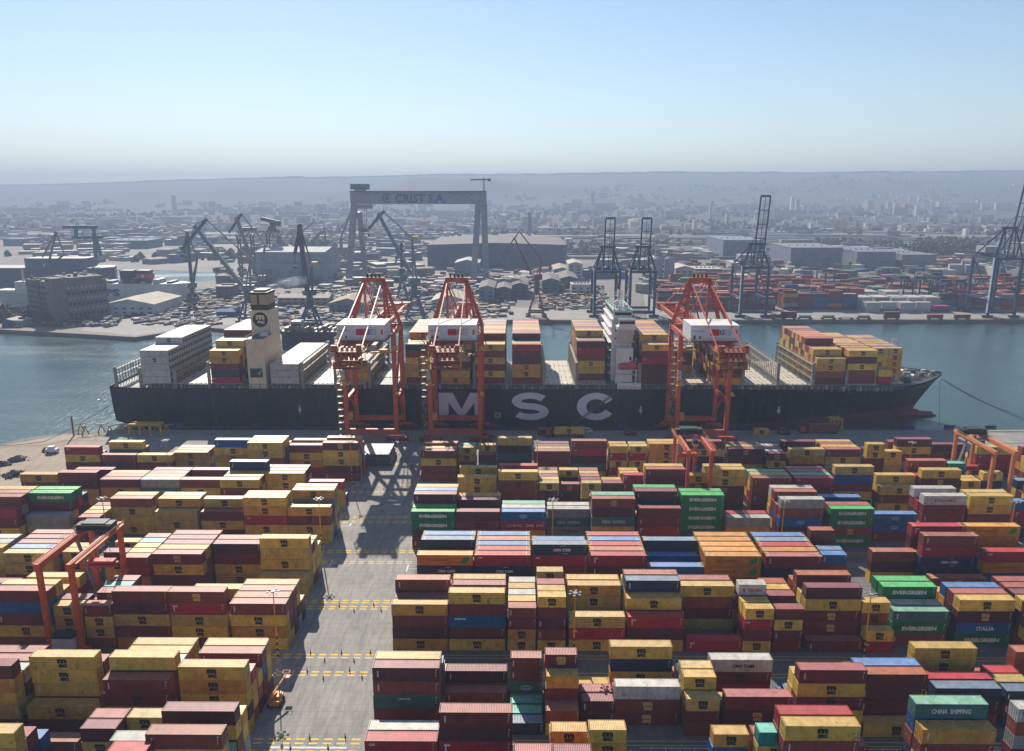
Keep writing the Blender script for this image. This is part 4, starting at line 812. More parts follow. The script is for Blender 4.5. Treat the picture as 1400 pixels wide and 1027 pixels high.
# ---------------------------------------------------------------- orange quay cranes
OR = lin((200, 80, 52)); ORD_ = lin((156, 54, 42)); YW = lin((206, 160, 44)); YWd = lin((128, 104, 58)); FLR = lin((124, 66, 48)); MH = lin((214, 216, 222)); DG = lin((52, 50, 50)); PK = lin((214, 96, 78))
YLn, YWt = 294.5, 313.6
def quay_crane(xc, label, house_shift=0.0, trolley_y=300.0, boom_dx=0.0, pink=False):
    t = thing("quay_crane", label, "quay crane", (xc, (YLn+YWt)/2, 0), "orange quay cranes working the ship")
    H = 43.9; hw = 9.9
    def P(name, mb, mat='steel', par=None): return mb.build(name, M[mat], par or t)
    for sx in (-1, 1):
        for y in (YLn, YWt):
            mb = MB(); x = xc+sx*hw; mb.box(x-.85, x+.85, y-.8, y+.8, 3.2, H+1, OR)
            if sx < 0:
                mb.box(x-2.0, x-.9, y-.5, y+.5, 3, 3.2, YW)
            P("leg", mb)
            mb = MB()
            for k in (-1, 1):
                bx0 = x + k*2.6; mb.box(bx0-2.2, bx0+2.2, y-.6, y+.6, .9, 1.9, ORD_)
                for q in (-1.5, -.5, .5, 1.5): mb.cyl((bx0+q, y-.35, .45), (bx0+q, y+.35, .45), .42, .42, DG, 10)
            mb.box(x-3.2, x+3.2, y-.7, y+.7, 1.9, 2.5, OR); mb.box(x-5.4, x-4.9, y-.3, y+.3, .8, 1.5, YW); mb.box(x+4.9, x+5.4, y-.3, y+.3, .8, 1.5, YW); P("bogie", mb)
    for y in (YLn, YWt):
        mb = MB(); mb.box(xc-hw-.9, xc+hw+.9, y-.7, y+.7, 3.4, 5.4, OR); P("sill_beam", mb)
    for sx in (-1, 1):
        mb = MB(); x = xc+sx*hw; mb.box(x-.6, x+.6, YLn+.8, YWt-.8, 16, 17.8, OR); mb.box(x-.6, x+.6, YLn+.8, YWt-.8, H-.6, H+1, OR)
        mb.beam((x, YLn+.5, 17.8), (x, (YLn+YWt)/2, 30), .8, .8, OR); mb.beam((x, YWt-.5, H-.8), (x, (YLn+YWt)/2, 30), .8, .8, OR); mb.beam((x, YWt-.5, 6), (x, (YLn+YWt)/2, 16), .7, .7, OR); P("side_frame", mb)
    for y in (YLn, YWt):
        mb = MB(); mb.box(xc-hw, xc+hw, y-.7, y+.7, H-.8, H+1.1, OR); P("portal_beam", mb)
    GZ = 42.6; yb, yt = 257.0, 376.0
    mb = MB()
    for sx in (-1, 1):
        x = xc+sx*3.6; mb.box(x-.55, x+.55, yb, YWt+6, GZ, GZ+2.2, OR); mb.box(x-1.7, x-.55 if sx < 0 else x+1.7, yb+2, YWt+2, GZ+1.3, GZ+1.4, FLR) if sx < 0 else mb.box(x+.55, x+1.7, yb+2, YWt+2, GZ+1.3, GZ+1.4, FLR)
    y = yb
    while y < YWt: mb.box(xc-3.6, xc+3.6, y, y+.7, GZ+.3, GZ+1.8, OR); y += 11
    P("girder", mb)
    mb = MB()
    for sx in (-1, 1):
        x = xc+sx*3.6; mb.box(x-.5, x+.5, YWt+6, yt, GZ+.1, GZ+2.0, OR)
    y = YWt+9
    while y < yt: mb.box(xc-3.6, xc+3.6, y, y+.5, GZ+.3, GZ+1.6, OR); mb.beam((xc-3.6, y, GZ+1), (xc+3.6, y+9, GZ+1), .3, .3, OR); y += 9
    mb.box(xc-5.0, xc+5.0, yt-1, yt+1.5, GZ+.4, GZ+2.4, OR); mb.box(xc-5.4, xc+5.4, yt-3, yt+2.4, GZ+2.4, GZ+2.5, FLR); P("boom", mb)
    mb = MB()       # walkways with rails along girder and boom, and the platforms at the back end
    for sx in (-1, 1):
        for z in (GZ+2.0, GZ+2.6): mb.beam((xc+sx*5.3, yb+2, z), (xc+sx*5.3, YWt+2, z), .08, .08, YW); mb.beam((xc+sx*4.6, YWt+8, z), (xc+sx*4.6, yt, z), .08, .08, YW)
        y = yb+2
        while y < YWt: mb.beam((xc+sx*5.3, y, GZ+1.4), (xc+sx*5.3, y, GZ+2.6), .07, .07, YW); y += 3
    for z in (GZ-3.6, GZ-1.2, GZ+2.3):
        mb.box(xc-5.0, xc+5.0, yb-2.2, yb+4.5, z, z+.12, FLR)
        for zz in (.6, 1.15):
            mb.beam((xc-5.0, yb-2.2, z+zz), (xc+5.0, yb-2.2, z+zz), .09, .09, YW); mb.beam((xc-5.0, yb-2.2, z+zz), (xc-5.0, yb+4.5, z+zz), .09, .09, YW); mb.beam((xc+5.0, yb-2.2, z+zz), (xc+5.0, yb+4.5, z+zz), .09, .09, YW)
        for k in range(7): xx = xc-5.0+k*10.0/6; mb.beam((xx, yb-2.2, z), (xx, yb-2.2, z+1.15), .08, .08, YW)
    for xx in (xc-5.4, xc+5.4): mb.beam((xx, yb-2, GZ-3.6), (xx, yb-2, GZ+2.3), .25, .25, YW); mb.beam((xx, yb+4, GZ-3.6), (xx, yb+4, GZ+2.3), .25, .25, YW)
    P("walkway", mb)
    mb = MB()       # rope sheaves and drums at the back end
    for k in range(5):
        xx = xc-3.4+k*1.7; mb.cyl((xx-.25, yb+.6, GZ+2.6), (xx+.25, yb+.6, GZ+2.6), 1.2, 1.2, ORD_, 12); mb.box(xx-.5, xx+.5, yb-1.6, yb-.4, GZ-.6, GZ+1.8, ORD_)
    mb.box(xc-4.6, xc-2.6, yb-1.8, yb+2, GZ-3.4, GZ-1.4, ORD_); mb.box(xc+2.4, xc+4.8, yb-1.8, yb+2, GZ-3.4, GZ-1.6, ORD_); mb.box(xc-5.2, xc-3.4, yb-1.5, yb+.5, GZ+2.4, GZ+4.4, ORD_); mb.box(xc+3.6, xc+5.0, yb-1.5, yb+.5, GZ+2.4, GZ+4.6, ORD_)
    P("rope_machinery", mb)
    hx, hy0, hy1, hz = xc+house_shift, 275.0, 289.0, GZ+2.6
    mb = MB(); mb.box(hx-8.7, hx+8.7, hy0, hy1, hz, hz+5.6, MH); mb.box(hx-8.8, hx+8.8, hy0-.1, hy1+.1, hz+5.6, hz+5.75, lin((226, 222, 214))); mb.box(hx-9.4, hx+9.4, hy0-1.3, hy1+1.0, hz-.3, hz-.12, FLR)
    mh = P("machine_house", mb, 'paint')
    mb = MB(); y = hy0-.04; rd = lin((206, 50, 40)); bl = lin((70, 84, 150))
    mb.box(hx-1.6, hx+1.6, y, y+.03, hz+1.9, hz+4.3, rd); stroke(mb, [(hx-1.1, hz+2.8), (hx-.3, hz+3.4), (hx+.4, hz+2.7), (hx+1.1, hz+3.3)], .35, y-.01, lin((120, 26, 30)))
    put_text(mb, "KE", hx+2.7, y, hz+3.1, 1.9, 1.9, bl, .04)
    for a in (0, 1): mb.box(hx+4.0, hx+5.6, y, y+.03, hz+2.0+a*2.0, hz+2.15+a*2.0, bl)
    mb.box(hx+4.0, hx+4.12, y, y+.03, hz+2.0, hz+4.1, bl); mb.box(hx+5.5, hx+5.62, y, y+.03, hz+2.0, hz+4.1, bl); mb.box(hx+4.3, hx+5.3, y, y+.03, hz+2.9, hz+3.1, rd)
    mb.box(hx-7.6, hx-6.9, y, y+.03, hz+.3, hz+1.9, DG); mb.box(hx-5.6, hx-5.0, y, y+.03, hz+.7, hz+1.7, DG); mb.box(hx+7.4, hx+8.2, y, y+.03, hz+2.2, hz+4.0, rd); mb.box(hx-8.1, hx-4.2, y, y+.03, hz+3.5, hz+3.7, bl)
    o = sub(mb, "lettering", mh, 'plain')
    mb = MB()
    for zz in (.55, 1.1): mb.beam((hx-9.4, hy0-1.3, hz+zz), (hx+9.4, hy0-1.3, hz+zz), .07, .07, YW); mb.beam((hx+9.4, hy0-1.3, hz+zz), (hx+9.4, hy1, hz+zz), .07, .07, YW); mb.beam((hx-9.4, hy0-1.3, hz+zz), (hx-9.4, hy1, hz+zz), .07, .07, YW)
    for k in range(9): xx = hx-9.4+k*18.8/8; mb.beam((xx, hy0-1.3, hz-.2), (xx, hy0-1.3, hz+1.1), .07, .07, YW)
    sub(mb, "handrail", mh)
    # A-frame
    AZ, AY = 63.2, 311.0; mb = MB()
    for sx in (-1, 1):
        a = (xc+sx*3.9, AY, AZ); mb.beam((xc+sx*hw, YWt, H+.8), a, 1.2, 1.2, OR); mb.beam((xc+sx*hw*.95, YLn, H+.8), a, .8, .8, OR); mb.beam((xc+sx*3.9, YWt-1, H+1), a, .9, .9, OR)
    mb.box(xc-4.6, xc+4.6, AY-.8, AY+.8, AZ-.9, AZ+1.1, OR); mb.beam((xc-3.9, YWt-1, H+9), (xc+3.9, YWt-1, H+9), .5, .5, OR)
    mb.beam((xc-3.9, AY, AZ-1), (xc+1.5, YWt, H+2), .4, .4, ORD_); P("a_frame", mb)
    mb = MB()
    for k in range(4): xx = xc-2.4+k*1.6; mb.cyl((xx-.3, AY, AZ+1.9), (xx+.3, AY, AZ+1.9), .85, .85, DG, 10); mb.box(xx-.15, xx+.15, AY-.2, AY+.2, AZ+1, AZ+2.6, DG)
    mb.cyl((xc, AY, AZ+2), (xc, AY, AZ+4.6), .08, .05, DG, 5); P("sheave", mb)
    mb = MB(); mb.box(xc+3.6, xc+8.2, AY-2, AY+1.5, AZ-.4, AZ-.25, FLR); mb.beam((xc+3.6, AY-2, AZ+.8), (xc+8.2, AY-2, AZ+.8), .09, .09, YW); mb.box(xc-10 if pink is None else xc-7.5, xc-3.6, AY-1, AY+1, AZ+.9, AZ+1.0, YW)
    z = H+3
    while z < AZ-2:
        f = (z-H)/(AZ-H); xx = xc+(hw-(hw-3.9)*f)+.9; mb.box(xx, xx+2.2, YWt-1.8, YWt+.6, z, z+.1, FLR); mb.beam((xx+2.2, YWt-1.8, z+1.1), (xx, YWt-1.8, z+1.1), .08, .08, YW); mb.beam((xx+2.2, YWt-1.8, z), (xx+2.2, YWt-1.8, z+1.1), .08, .08, YW); mb.beam((xx+.2, YWt-1.6, z), (xx+1.9, YWt-1.6, z-2.9), .25, .1, YW); z += 3.2
    P("access_platform", mb)
    mb = MB()
    for k in range(4): mb.beam((xc-1.5+k, AY, AZ+1.2), (xc-1.5+k, 345 if k % 2 else 368, GZ+2.2), .07, .07, DG); mb.beam((xc-1.5+k, AY, AZ+1.2), (xc-1.5+k, 283, GZ+8.2), .07, .07, DG)
    for y_ in (265, 272, 292, 300, 322, 335, 350, 364):
        for sx in (-1, 1): mb.box(xc+sx*5.3-.25, xc+sx*5.3+.25, y_, y_+.4, GZ-.4, GZ+.1, lin((200, 200, 190)))
    P("hoist_cables", mb)
    mb = MB()
    for sx in (-1, 1): mb.beam((xc+sx*3.6, AY-.5, AZ), (xc+sx*4.4, yb+2, GZ+2.2), .42, .42, PK)
    P("backstay", mb)
    mb = MB()
    for sx in (-1, 1):
        mb.beam((xc+sx*3.8, AY+.5, AZ), (xc+sx*3.6, 341, GZ+2), .4, .4, PK); mb.beam((xc+sx*3.8, AY+.5, AZ), (xc+sx*3.6, 369, GZ+2), .4, .4, PK); mb.beam((xc+sx*3.6, YWt-1, H+9), (xc+sx*3.6, 338, GZ+2), .3, .3, OR)
    P("forestay", mb)
    # stair tower on the left landside leg, lift on the right
    mb = MB(); x = xc-hw-2.4; z = 2.5; k = 0
    while z < H-1:
        mb.box(x-.9, x+1.0, YLn-.9, YLn+.9, z, z+.1, YWd); mb.beam((x-.9, YLn-.9, z+1.0), (x+1.0, YLn-.9, z+1.0), .07, .07, YWd); mb.beam((x-.8 if k % 2 else x+.9, YLn-.7, z), (x+.9 if k % 2 else x-.8, YLn-.7, z+2.7), .10, .3, lin((130, 122, 104))); z += 2.7; k += 1
    for xx in (x-.9, x+1.0): mb.beam((xx, YLn-.9, 2.5), (xx, YLn-.9, H), .10, .10, YWd)
    P("stair_tower", mb)
    mb = MB(); mb.box(xc-hw+.9, xc-hw+2.6, YLn-1.4, YLn+.6, 9.5, 12.5, lin((206, 132, 70))); mb.box(xc-hw-.9, xc-hw+.5, YLn-2.2, YLn-.8, 26, 30, lin((190, 180, 170))); P("electric_cabinet", mb)
    # trolley, cabin, ropes and spreader
    y = trolley_y; mb = MB(); mb.box(xc-4.2, xc+4.2, y-3.4, y+3.4, GZ-.5, GZ+.1, ORD_); mb.box(xc-2.4, xc+2.4, y-2, y+2, GZ+.1, GZ+1.6, DG); tr = P("trolley", mb)
    mb = MB(); mb.box(xc+1.2, xc+3.4, y-6.4, y-4, GZ-3.4, GZ-.8, lin((206, 208, 206))); mb.box(xc+1.3, xc+3.3, y-6.44, y-6.4, GZ-2.7, GZ-1.3, lin((26, 32, 40))); sub(mb, "cabin", tr)
    mb = MB()
    zs = GZ-13.5
    for sx in (-1, 1):
        for sy in (-1, 1): mb.beam((xc+sx*2, y+sy*1.2, GZ-.4), (xc+sx*1.8, y+sy*1.0, zs+1.5), .07, .07, DG)
    mb.box(xc-2.2, xc+2.2, y-1.2, y+1.2, zs+.6, zs+1.6, YW); mb.box(xc-6.1, xc+6.1, y-.5, y+.5, zs, zs+.6, YW); mb.box(xc-6.1, xc-5.0, y-1.2, y+1.2, zs-.3, zs+.3, YW); mb.box(xc+5.0, xc+6.1, y-1.2, y+1.2, zs-.3, zs+.3, YW); sub(mb, "spreader", tr)
    mb = MB()
    for dx, dz, s in ((-9.8, 24, 1.6), (-9.6, 34, 1.4), (10.8, 20, 1.2), (10.6, 38, 1.6), (-6.5, 43, 1.4), (7, 42.6, 1.2)):
        mb.box(xc+dx-s/2, xc+dx+s/2, YLn-2.2, YLn-.9, dz, dz+s, YW); mb.box(xc+dx-s, xc+dx+s, YLn-2.5, YLn-.7, dz-.1, dz, YW)
    P("service_boxes", mb)
    return t
c1x = (world_at(474, 560, Y=YLn).x + world_at(541, 560, Y=YLn).x)/2
c2x = (world_at(590, 560, Y=YLn).x + world_at(655, 560, Y=YLn).x)/2
c3x = (world_at(927, 560, Y=YLn).x + world_at(993, 560, Y=YLn).x)/2
quay_crane(c1x, "leftmost orange quay crane, standing at the head of the open aisle", 1.2, 330)
quay_crane(c2x, "middle orange quay crane in front of the big letter M on the hull", 1.0, 326)
quay_crane(c3x, "rightmost orange quay crane, its white house just right of the ship's bridge", -1.9, 336)
mb = MB(); 
for y in (YLn, YWt):
    for dy in (-.12, .12): mb.box(-185, 420, y+dy-.05, y+dy+.05, .008, .05, lin((120, 104, 92)))
struct(mb.build("crane_rails", M['steel']))

# ---------------------------------------------------------------- rubber tyred yard cranes
def yard_crane(x0, x1, ya, yb, H, c, label, tro, cab, spread_z, sy, band=None):
    t = thing("yard_crane", label, "yard crane", ((x0+x1)/2, (ya+yb)/2, 0), "rubber-tyred yard cranes over the container blocks")
    def P(n, mb, mat='steel'): return mb.build(n, M[mat], t)
    for x in (x0, x1):
        for y in (ya, yb):
            mb = MB(); mb.box(x-.5, x+.5, y-.45, y+.45, 1.6, H-1.2, c)
            P("leg", mb)
    for x in (x0, x1):
        mb = MB(); mb.box(x-.5, x+.5, ya-.8, yb+.8, H-1.3, H, c); mb.box(x-.12, x+.12, ya, yb, H, H+.12, lin((190, 150, 130)))
        mb.beam((x-1.1 if x == x0 else x+1.1, ya, H-.2), (x-1.1 if x == x0 else x+1.1, yb, H-.2), .5, .06, c)
        for zz in (.5, 1.0): mb.beam((x-1.3 if x == x0 else x+1.3, ya, H+zz-.2), (x-1.3 if x == x0 else x+1.3, yb, H+zz-.2), .06, .06, YW)
        P("main_beam", mb)
    for y in (ya, yb):
        mb = MB(); mb.box(x0-1.8, x1+1.8, y-.4, y+.4, 1.1, 2.0, c)
        for xx in (x0-1.2, x0+1.4, x1-1.4, x1+1.2): mb.box(xx-.5, xx+.5, y-.5, y+.5, .9, 1.3, ORD_)
        P("sill_beam", mb)
        for xx in (x0-1.2, x0+1.4, x1-1.4, x1+1.2):
            mb = MB(); mb.cyl((xx, y-.35, .75), (xx, y+.35, .75), .75, .75, BLK, 14); P("wheel", mb)
    mb = MB(); mb.box(x0-.9, x1+.9, tro-1.9, tro+1.9, H+.2, H+.5, DG); mb.box(x0+.6, x1-.8, tro-1.5, tro+1.3, H+.5, H+1.9, lin((40, 56, 62))); mb.box(x0-.8, x0+1.0, tro-1.2, tro+.9, H+.5, H+1.4, DG); mb.box(x1-.7, x1+.8, tro-1.4, tro+1, H+.5, H+1.7, DG)
    for k in range(5): mb.beam((x0-.8+k*(x1-x0+1.6)/4, tro-1.9, H+.5), (x0-.8+k*(x1-x0+1.6)/4, tro-1.9, H+1.6), .08, .08, DG)
    mb.beam((x0-.8, tro-1.9, H+1.6), (x1+.8, tro-1.9, H+1.6), .08, .08, DG); tr = P("trolley", mb)
    if cab:
        mb = MB(); mb.box(x1-2.6, x1-.9, tro-3.9, tro-2.0, H-3.2, H-.9, lin((180, 182, 180))); mb.box(x1-2.5, x1-1.0, tro-3.94, tro-3.9, H-2.6, H-1.4, lin((26, 32, 40))); sub(mb, "cabin", tr)
    xm = (x0+x1)/2; mb = MB(); z = spread_z
    for sx in (-1, 1):
        for q in (-1, 1): mb.beam((xm+sx*1.8, tro+q*.9, H), (xm+sx*1.8, tro+q*.8, z+1.4), .07, .07, DG)
    rd = lin((190, 56, 40)); mb.box(xm-3.1, xm+3.1, tro-.9, tro+.9, z+.7, z+1.4, rd); mb.box(xm-5.9, xm+5.9, tro-.35, tro+.35, z+.3, z+.7, rd) if spread_z < 0 else mb.box(xm-3.4, xm+3.4, tro-1.2, tro+1.2, z, z+.5, rd); sub(mb, "spreader", tr)
    mb = MB(); mb.box(xm-2.2, xm+2.4, ya-1.4, ya+1.0, 2.0, 4.6, lin((206, 208, 214))); mb.box(xm-2.2, xm+2.4, ya-1.3, ya+.9, 4.6, 5.5, lin((46, 62, 68))); P("engine_box", mb, 'paint')
    mb = MB(); mb.beam((x0, yb, 2), (x0, yb-6, H-1.2), .3, .9, lin((150, 150, 148))) if cab else mb.beam((x1+.9, ya, 2), (x1+.9, ya+2, H-1.2), .5, .12, YW); P("ladder", mb)
    return t
def rx(px, py, Y): return world_at(px, py, Y=Y).x
O1 = lin((212, 92, 40)); O2 = lin((216, 132, 86)); O3 = lin((198, 78, 60))
yard_crane(rx(52.5, 775, 147.4), rx(96, 771, 147.4), 147.4, 167.6, 21.8, O1, "orange yard crane at left straddling maroon and yellow stacks", 164.5, True, 12.5, 0)
yard_crane(rx(942, 614, 220.4), rx(973.5, 612, 220.4), 220.4, 240.9, 22.2, O3, "faded red yard crane just right of centre, below the rightmost quay crane", 237.5, True, 14, 0)
yard_crane(rx(1361, 612, 220.4), rx(1388.5, 610, 220.4), 220.4, 240.9, 22.3, O2, "pale orange yard crane at the right edge by the water", 237.5, True, 10, 0)

# ---------------------------------------------------------------- far shore
def g(px, py): p = world_at(px, py); return p.x, p.y
BL = lin((44, 62, 88)); GRY = lin((150, 152, 154)); CGR = lin((142, 150, 158)); DKB = lin((60, 72, 86))

# grain warehouse
bx0, by0 = world_at(384, 474, Z=WZ).x, world_at(384, 474, Z=WZ).y; bx1 = world_at(506, 474, Y=by0).x
bg_ = thing("barge", "dark rusty work barge moored across the water behind the beige funnel", "barge", ((bx0+bx1)/2, by0+8, WZ)); mb = MB()
mb.prism([(bx0, by0+3), (bx0+4, by0), (bx1-4, by0), (bx1, by0+8), (bx1-4, by0+17), (bx0+4, by0+17), (bx0, by0+14)], WZ-2, 7.5, lin((62, 50, 52)), lin((96, 84, 76))); mb.build("hull", M['hull'], bg_)
mb = MB(); rr_ = random.Random(12); x = bx0+2
while x < bx1-5: h = rr_.uniform(.8, 3.6); mb.box(x, x+rr_.uniform(1, 3.4), by0+3, by0+rr_.uniform(6, 14), 7.5, 7.5+h, lin(rr_.choice([(120, 100, 84), (176, 150, 70), (90, 86, 84), (150, 140, 130)]))); x += rr_.uniform(2.2, 5)
mb.build("deck_gear", M['steel'], bg_)
mb = MB(); mb.box(bx0+6, bx0+13, by0+5, by0+13, 7.5, 13.5, lin((168, 164, 158))); mb.box(bx0+6.5, bx0+12.5, by0+4.9, by0+5, 10.6, 12, lin((50, 58, 66))); mb.build("wheelhouse", M['paint'], bg_)
cx, cy = g(79, 440.5); d1 = Vector((-.79, .61, 0)); d2 = Vector((.61, .79, 0)); C0 = Vector((cx, cy, 0))
gw = thing("warehouse", "tall grey concrete grain warehouse with window bands on the left shore", "warehouse", (cx, cy, 0))
def quadbox(mb, o, a, b, la, lb, z0, z1, c, top=None):
    P = [o, o+a*la, o+a*la+b*lb, o+b*lb]; P = P if (P[1]-P[0]).cross(P[3]-P[0]).z > 0 else P[::-1]
    mb.prism([(p.x, p.y) for p in P], z0, z1, c, top)
WC = lin((118, 120, 118)); mb = MB()
quadbox(mb, C0, d1, d2, 52, 40, 0, 30, WC, lin((110, 106, 100))); quadbox(mb, C0-d1*1.2-d2*1.2, d1, d2, 12, 9, 0, 33.5, lin((128, 128, 124))); quadbox(mb, C0+d2*12, d1, d2, 30, 26, 30, 33, lin((120, 116, 108)))
quadbox(mb, C0+d1*26-d2*.6, d1, d2, 5, 3, 0, 30.8, lin((100, 102, 102)))
wn = lin((46, 50, 56)); lt = lin((166, 164, 158))
for k, z in enumerate((3, 7.2, 11.4, 15.6, 19.8, 24.2)):
    for i in range(9):
        quadbox(mb, C0+d2*(10+i*3.3)-d1*(-.0)+(-d1*-0.0)-d1*.12+d1*0, d2, d1, 2.0, .1, z, z+2.2, wn if k % 2 == 0 else lt)
    for i in range(13): quadbox(mb, C0+d1*(13+i*2.9)-d2*.14, d1, d2, 1.5, .1, z, z+2.0, wn)
mb.build("wall", M['masonry'], gw)
mb = MB(); rr_ = random.Random(4)
for i in range(34): o = C0+d1*(rr_.random()*46+2)+d2*(rr_.random()*34+2); quadbox(mb, o, d1, d2, 1+rr_.random()*3, 1+rr_.random()*2, 30, 30.5+rr_.random()*2.4 + (2.8 if (o-C0).dot(d2) > 12 and (o-C0).dot(d1) < 30 else 0), lin(rr_.choice([(150, 146, 138), (90, 90, 90), (180, 176, 168)])))
mb.build("roof_units", M['plain'], gw)

def shed(name, label, cat, px0, px1, pyb, h, depth, wall, roof, gable=True, pitch=.28, face_x=False, group=None):
    x0, y0 = g(px0, pyb); x1 = world_at(px1, pyb, Y=y0).x
    t = thing(name, label, cat, ((x0+x1)/2, y0+depth/2, 0), group); mb = MB()
    mb.box(x0, x1, y0, y0+depth, 0, h, wall); 
    w_ = x1-x0; n = max(2, int(w_/6)); nw = MB()
    if cat == 'hall':
        k = int(w_/4.5)
        for i in range(k+1): mb.box(x0+i*w_/k-.25, x0+i*w_/k+.25, y0-.35, y0, 0, h, tuple(q*.86 for q in wall))
        mb.box(x0, x1, y0-.2, y0, h*.62, h*.68, tuple(q*.8 for q in wall)); mb.box(x0+w_*.1, x0+w_*.1+9, y0-.3, y0, 0, h*.45, tuple(q*.6 for q in wall)); mb.box(x0+w_*.6, x0+w_*.6+12, y0-.3, y0, 0, h*.5, tuple(q*.6 for q in wall))
    for i in range(0 if cat == 'hall' else n):
        xx = x0+(i+.2)*w_/n
        for z in np.arange(1.4, h-1.6, 3.4): nw.box(xx, xx+w_/n*.45, y0-.06, y0-.01, z, z+1.4, lin((64, 74, 84)))
    mb.v += nw.v; k0 = len(mb.v)-len(nw.v); mb.f += [tuple(i+k0 for i in f) for f in nw.f]; mb.c += nw.c; mb.build("wall", M['masonry'], t); mb = MB()
    if gable:
        rh = min(depth, w_)*pitch*.5
        if w_ >= depth: a = [(x0-.5, y0-.6, h), (x1+.5, y0-.6, h), (x1+.5, y0+depth/2, h+rh), (x0-.5, y0+depth/2, h+rh)]; b = [(x0-.5, y0+depth/2, h+rh), (x1+.5, y0+depth/2, h+rh), (x1+.5, y0+depth+.6, h), (x0-.5, y0+depth+.6, h)]; e = [[(x0, y0, h), (x0, y0+depth/2, h+rh), (x0, y0+depth, h)], [(x1, y0, h), (x1, y0+depth, h), (x1, y0+depth/2, h+rh)]]
        else: xm = (x0+x1)/2; a = [(x0-.6, y0-.5, h), (xm, y0-.5, h+rh), (xm, y0+depth+.5, h+rh), (x0-.6, y0+depth+.5, h)]; b = [(xm, y0-.5, h+rh), (x1+.6, y0-.5, h), (x1+.6, y0+depth+.5, h), (xm, y0+depth+.5, h+rh)]; e = [[(x0, y0, h), (x1, y0, h), (xm, y0, h+rh)], [(x0, y0+depth, h), (xm, y0+depth, h+rh), (x1, y0+depth, h)]]
        mb.face(a, roof); mb.face(b, roof)
        for q in e: mb.face(q, wall)
    else:
        mb.box(x0-.3, x1+.3, y0-.3, y0+depth+.3, h, h+.5, roof)
        for i in range(5): mb.box(x0+w_*(.12+.16*i), x0+w_*(.12+.16*i)+2.4, y0+depth*.4, y0+depth*.4+2.4, h+.5, h+1.8, lin((160, 160, 158)))
    mb.build("roof", M['masonry'], t)
    return t
LR = lin((196, 184, 166)); WHW = lin((196, 196, 192)); GBL = lin((124, 138, 156)); DRF = lin((96, 94, 92)); TAN = lin((176, 158, 134))
shed("shed", "long white shed with pale ridge roof right of the grain warehouse", "shed", 143, 212, 431, 9, 52, WHW, LR, True, .2)
shed("shed", "small blue-walled shed at the far left water edge", "shed", 3, 17, 447, 5, 14, lin((70, 110, 140)), LR)
shed("shed", "small pale hut right of the blue-walled shed at far left", "shed", 19, 31, 447, 4.5, 12, lin((150, 150, 146)), WHW, False)
shed("assembly_hall", "ribbed pale grey assembly hall behind the funnel smoke", "hall", 352, 446, 387, 34, 70, lin((150, 156, 162)), WHW, True, .1)
shed("assembly_hall", "very long blue-grey factory hall under the shipyard gantry", "hall", 585, 774, 366, 30, 190, lin((88, 102, 124)), lin((108, 100, 98)), True, .03)
shed("assembly_hall", "grey cube hall with white gable below the left end of the long factory hall", "hall", 622, 655, 378, 16, 44, lin((126, 134, 142)), WHW)
shed("workshop", "tall white-ended workshop between long hall and twin blue cranes", "workshop", 777, 796, 384, 19, 46, lin((178, 180, 178)), LR, True, .3)
shed("workshop", "low brown-roofed workshop beside the white-ended workshop", "workshop", 757, 779, 378, 8, 60, GBL, TAN)
for i, (a, b, y, h) in enumerate(((655, 676, 413, 13), (678, 699, 411, 11), (700, 722, 407, 12), (741, 765, 402, 13), (766, 790, 394, 10))):
    shed("workshop", f"grey gabled workshop, {ORD[i]} from left in the row around the red crane", "workshop", a, b, y, h, 62, lin((98, 106, 116)) if i != 0 else GBL, lin((116, 110, 104)), True, .3, group="gabled workshops behind the wharf")
shed("office_block", "pale two-storey block behind the scrap piles left of the twin blue cranes", "office block", 781, 810, 402, 9, 20, WHW, LR, False)
shed("assembly_hall", "dull blue hall standing behind the silos", "hall", 988, 1040, 352, 26, 110, lin((112, 128, 150)), GBL, False)
shed("assembly_hall", "wide blue-grey hall behind the red far container rows", "hall", 1080, 1150, 366, 26, 90, lin((120, 126, 144)), lin((132, 132, 140)), False)
shed("assembly_hall", "blue-grey hall with bright gable, second of three right of centre", "hall", 1170, 1222, 368, 22, 100, lin((124, 128, 146)), lin((118, 120, 134)), False)
shed("assembly_hall", "blue-grey hall with white end wall, rightmost of three", "hall", 1232, 1278, 369, 19, 100, lin((130, 132, 146)), lin((124, 124, 138)), False)
shed("office_block", "low cream building right of the silos", "office block", 923, 948, 387, 16, 40, lin((182, 178, 164)), LR)
shed("office_block", "dark blue-walled block right of the cream building", "office block", 950, 986, 384, 13, 36, lin((90, 104, 124)), LR, False)
shed("office_block", "long low pale-roofed terminal shed above the red container rows", "shed", 958, 1020, 398, 7, 40, lin((150, 152, 150)), LR, False)
shed("office_block", "white flat building behind the large blue crane", "office block", 1003, 1035, 370, 9, 40, WHW, WHW, False)
shed("shed", "tan-roofed shed on the far shore behind the leftmost orange quay crane", "shed", 450, 500, 428, 8, 40, lin((130, 132, 130)), TAN)
shed("shed", "long pale shed on the far shore just right of the beige funnel", "shed", 380, 450, 418, 7, 18, lin((160, 146, 130)), LR)
shed("shed", "broad tan gable roof between the two left orange cranes", "shed", 590, 640, 424, 8, 44, WHW, LR, True, .3)
shed("shed", "blue-roofed shed on the left yard beside the large grey crane", "shed", 296, 322, 433, 4, 12, lin((60, 90, 140)), lin((90, 120, 160)))
shed("shed", "brick-brown shed under the small tower crane at left", "shed", 296, 318, 408, 11, 24, lin((108, 92, 90)), LR, False)
shed("shed", "pale shed in the haze behind the shipyard basin", "shed", 105, 168, 342, 10, 60, GBL, WHW, False)
shed("shed", "dark shed in the haze at the far left", "shed", 5, 34, 336, 12, 60, lin((104, 116, 130)), GBL, False)
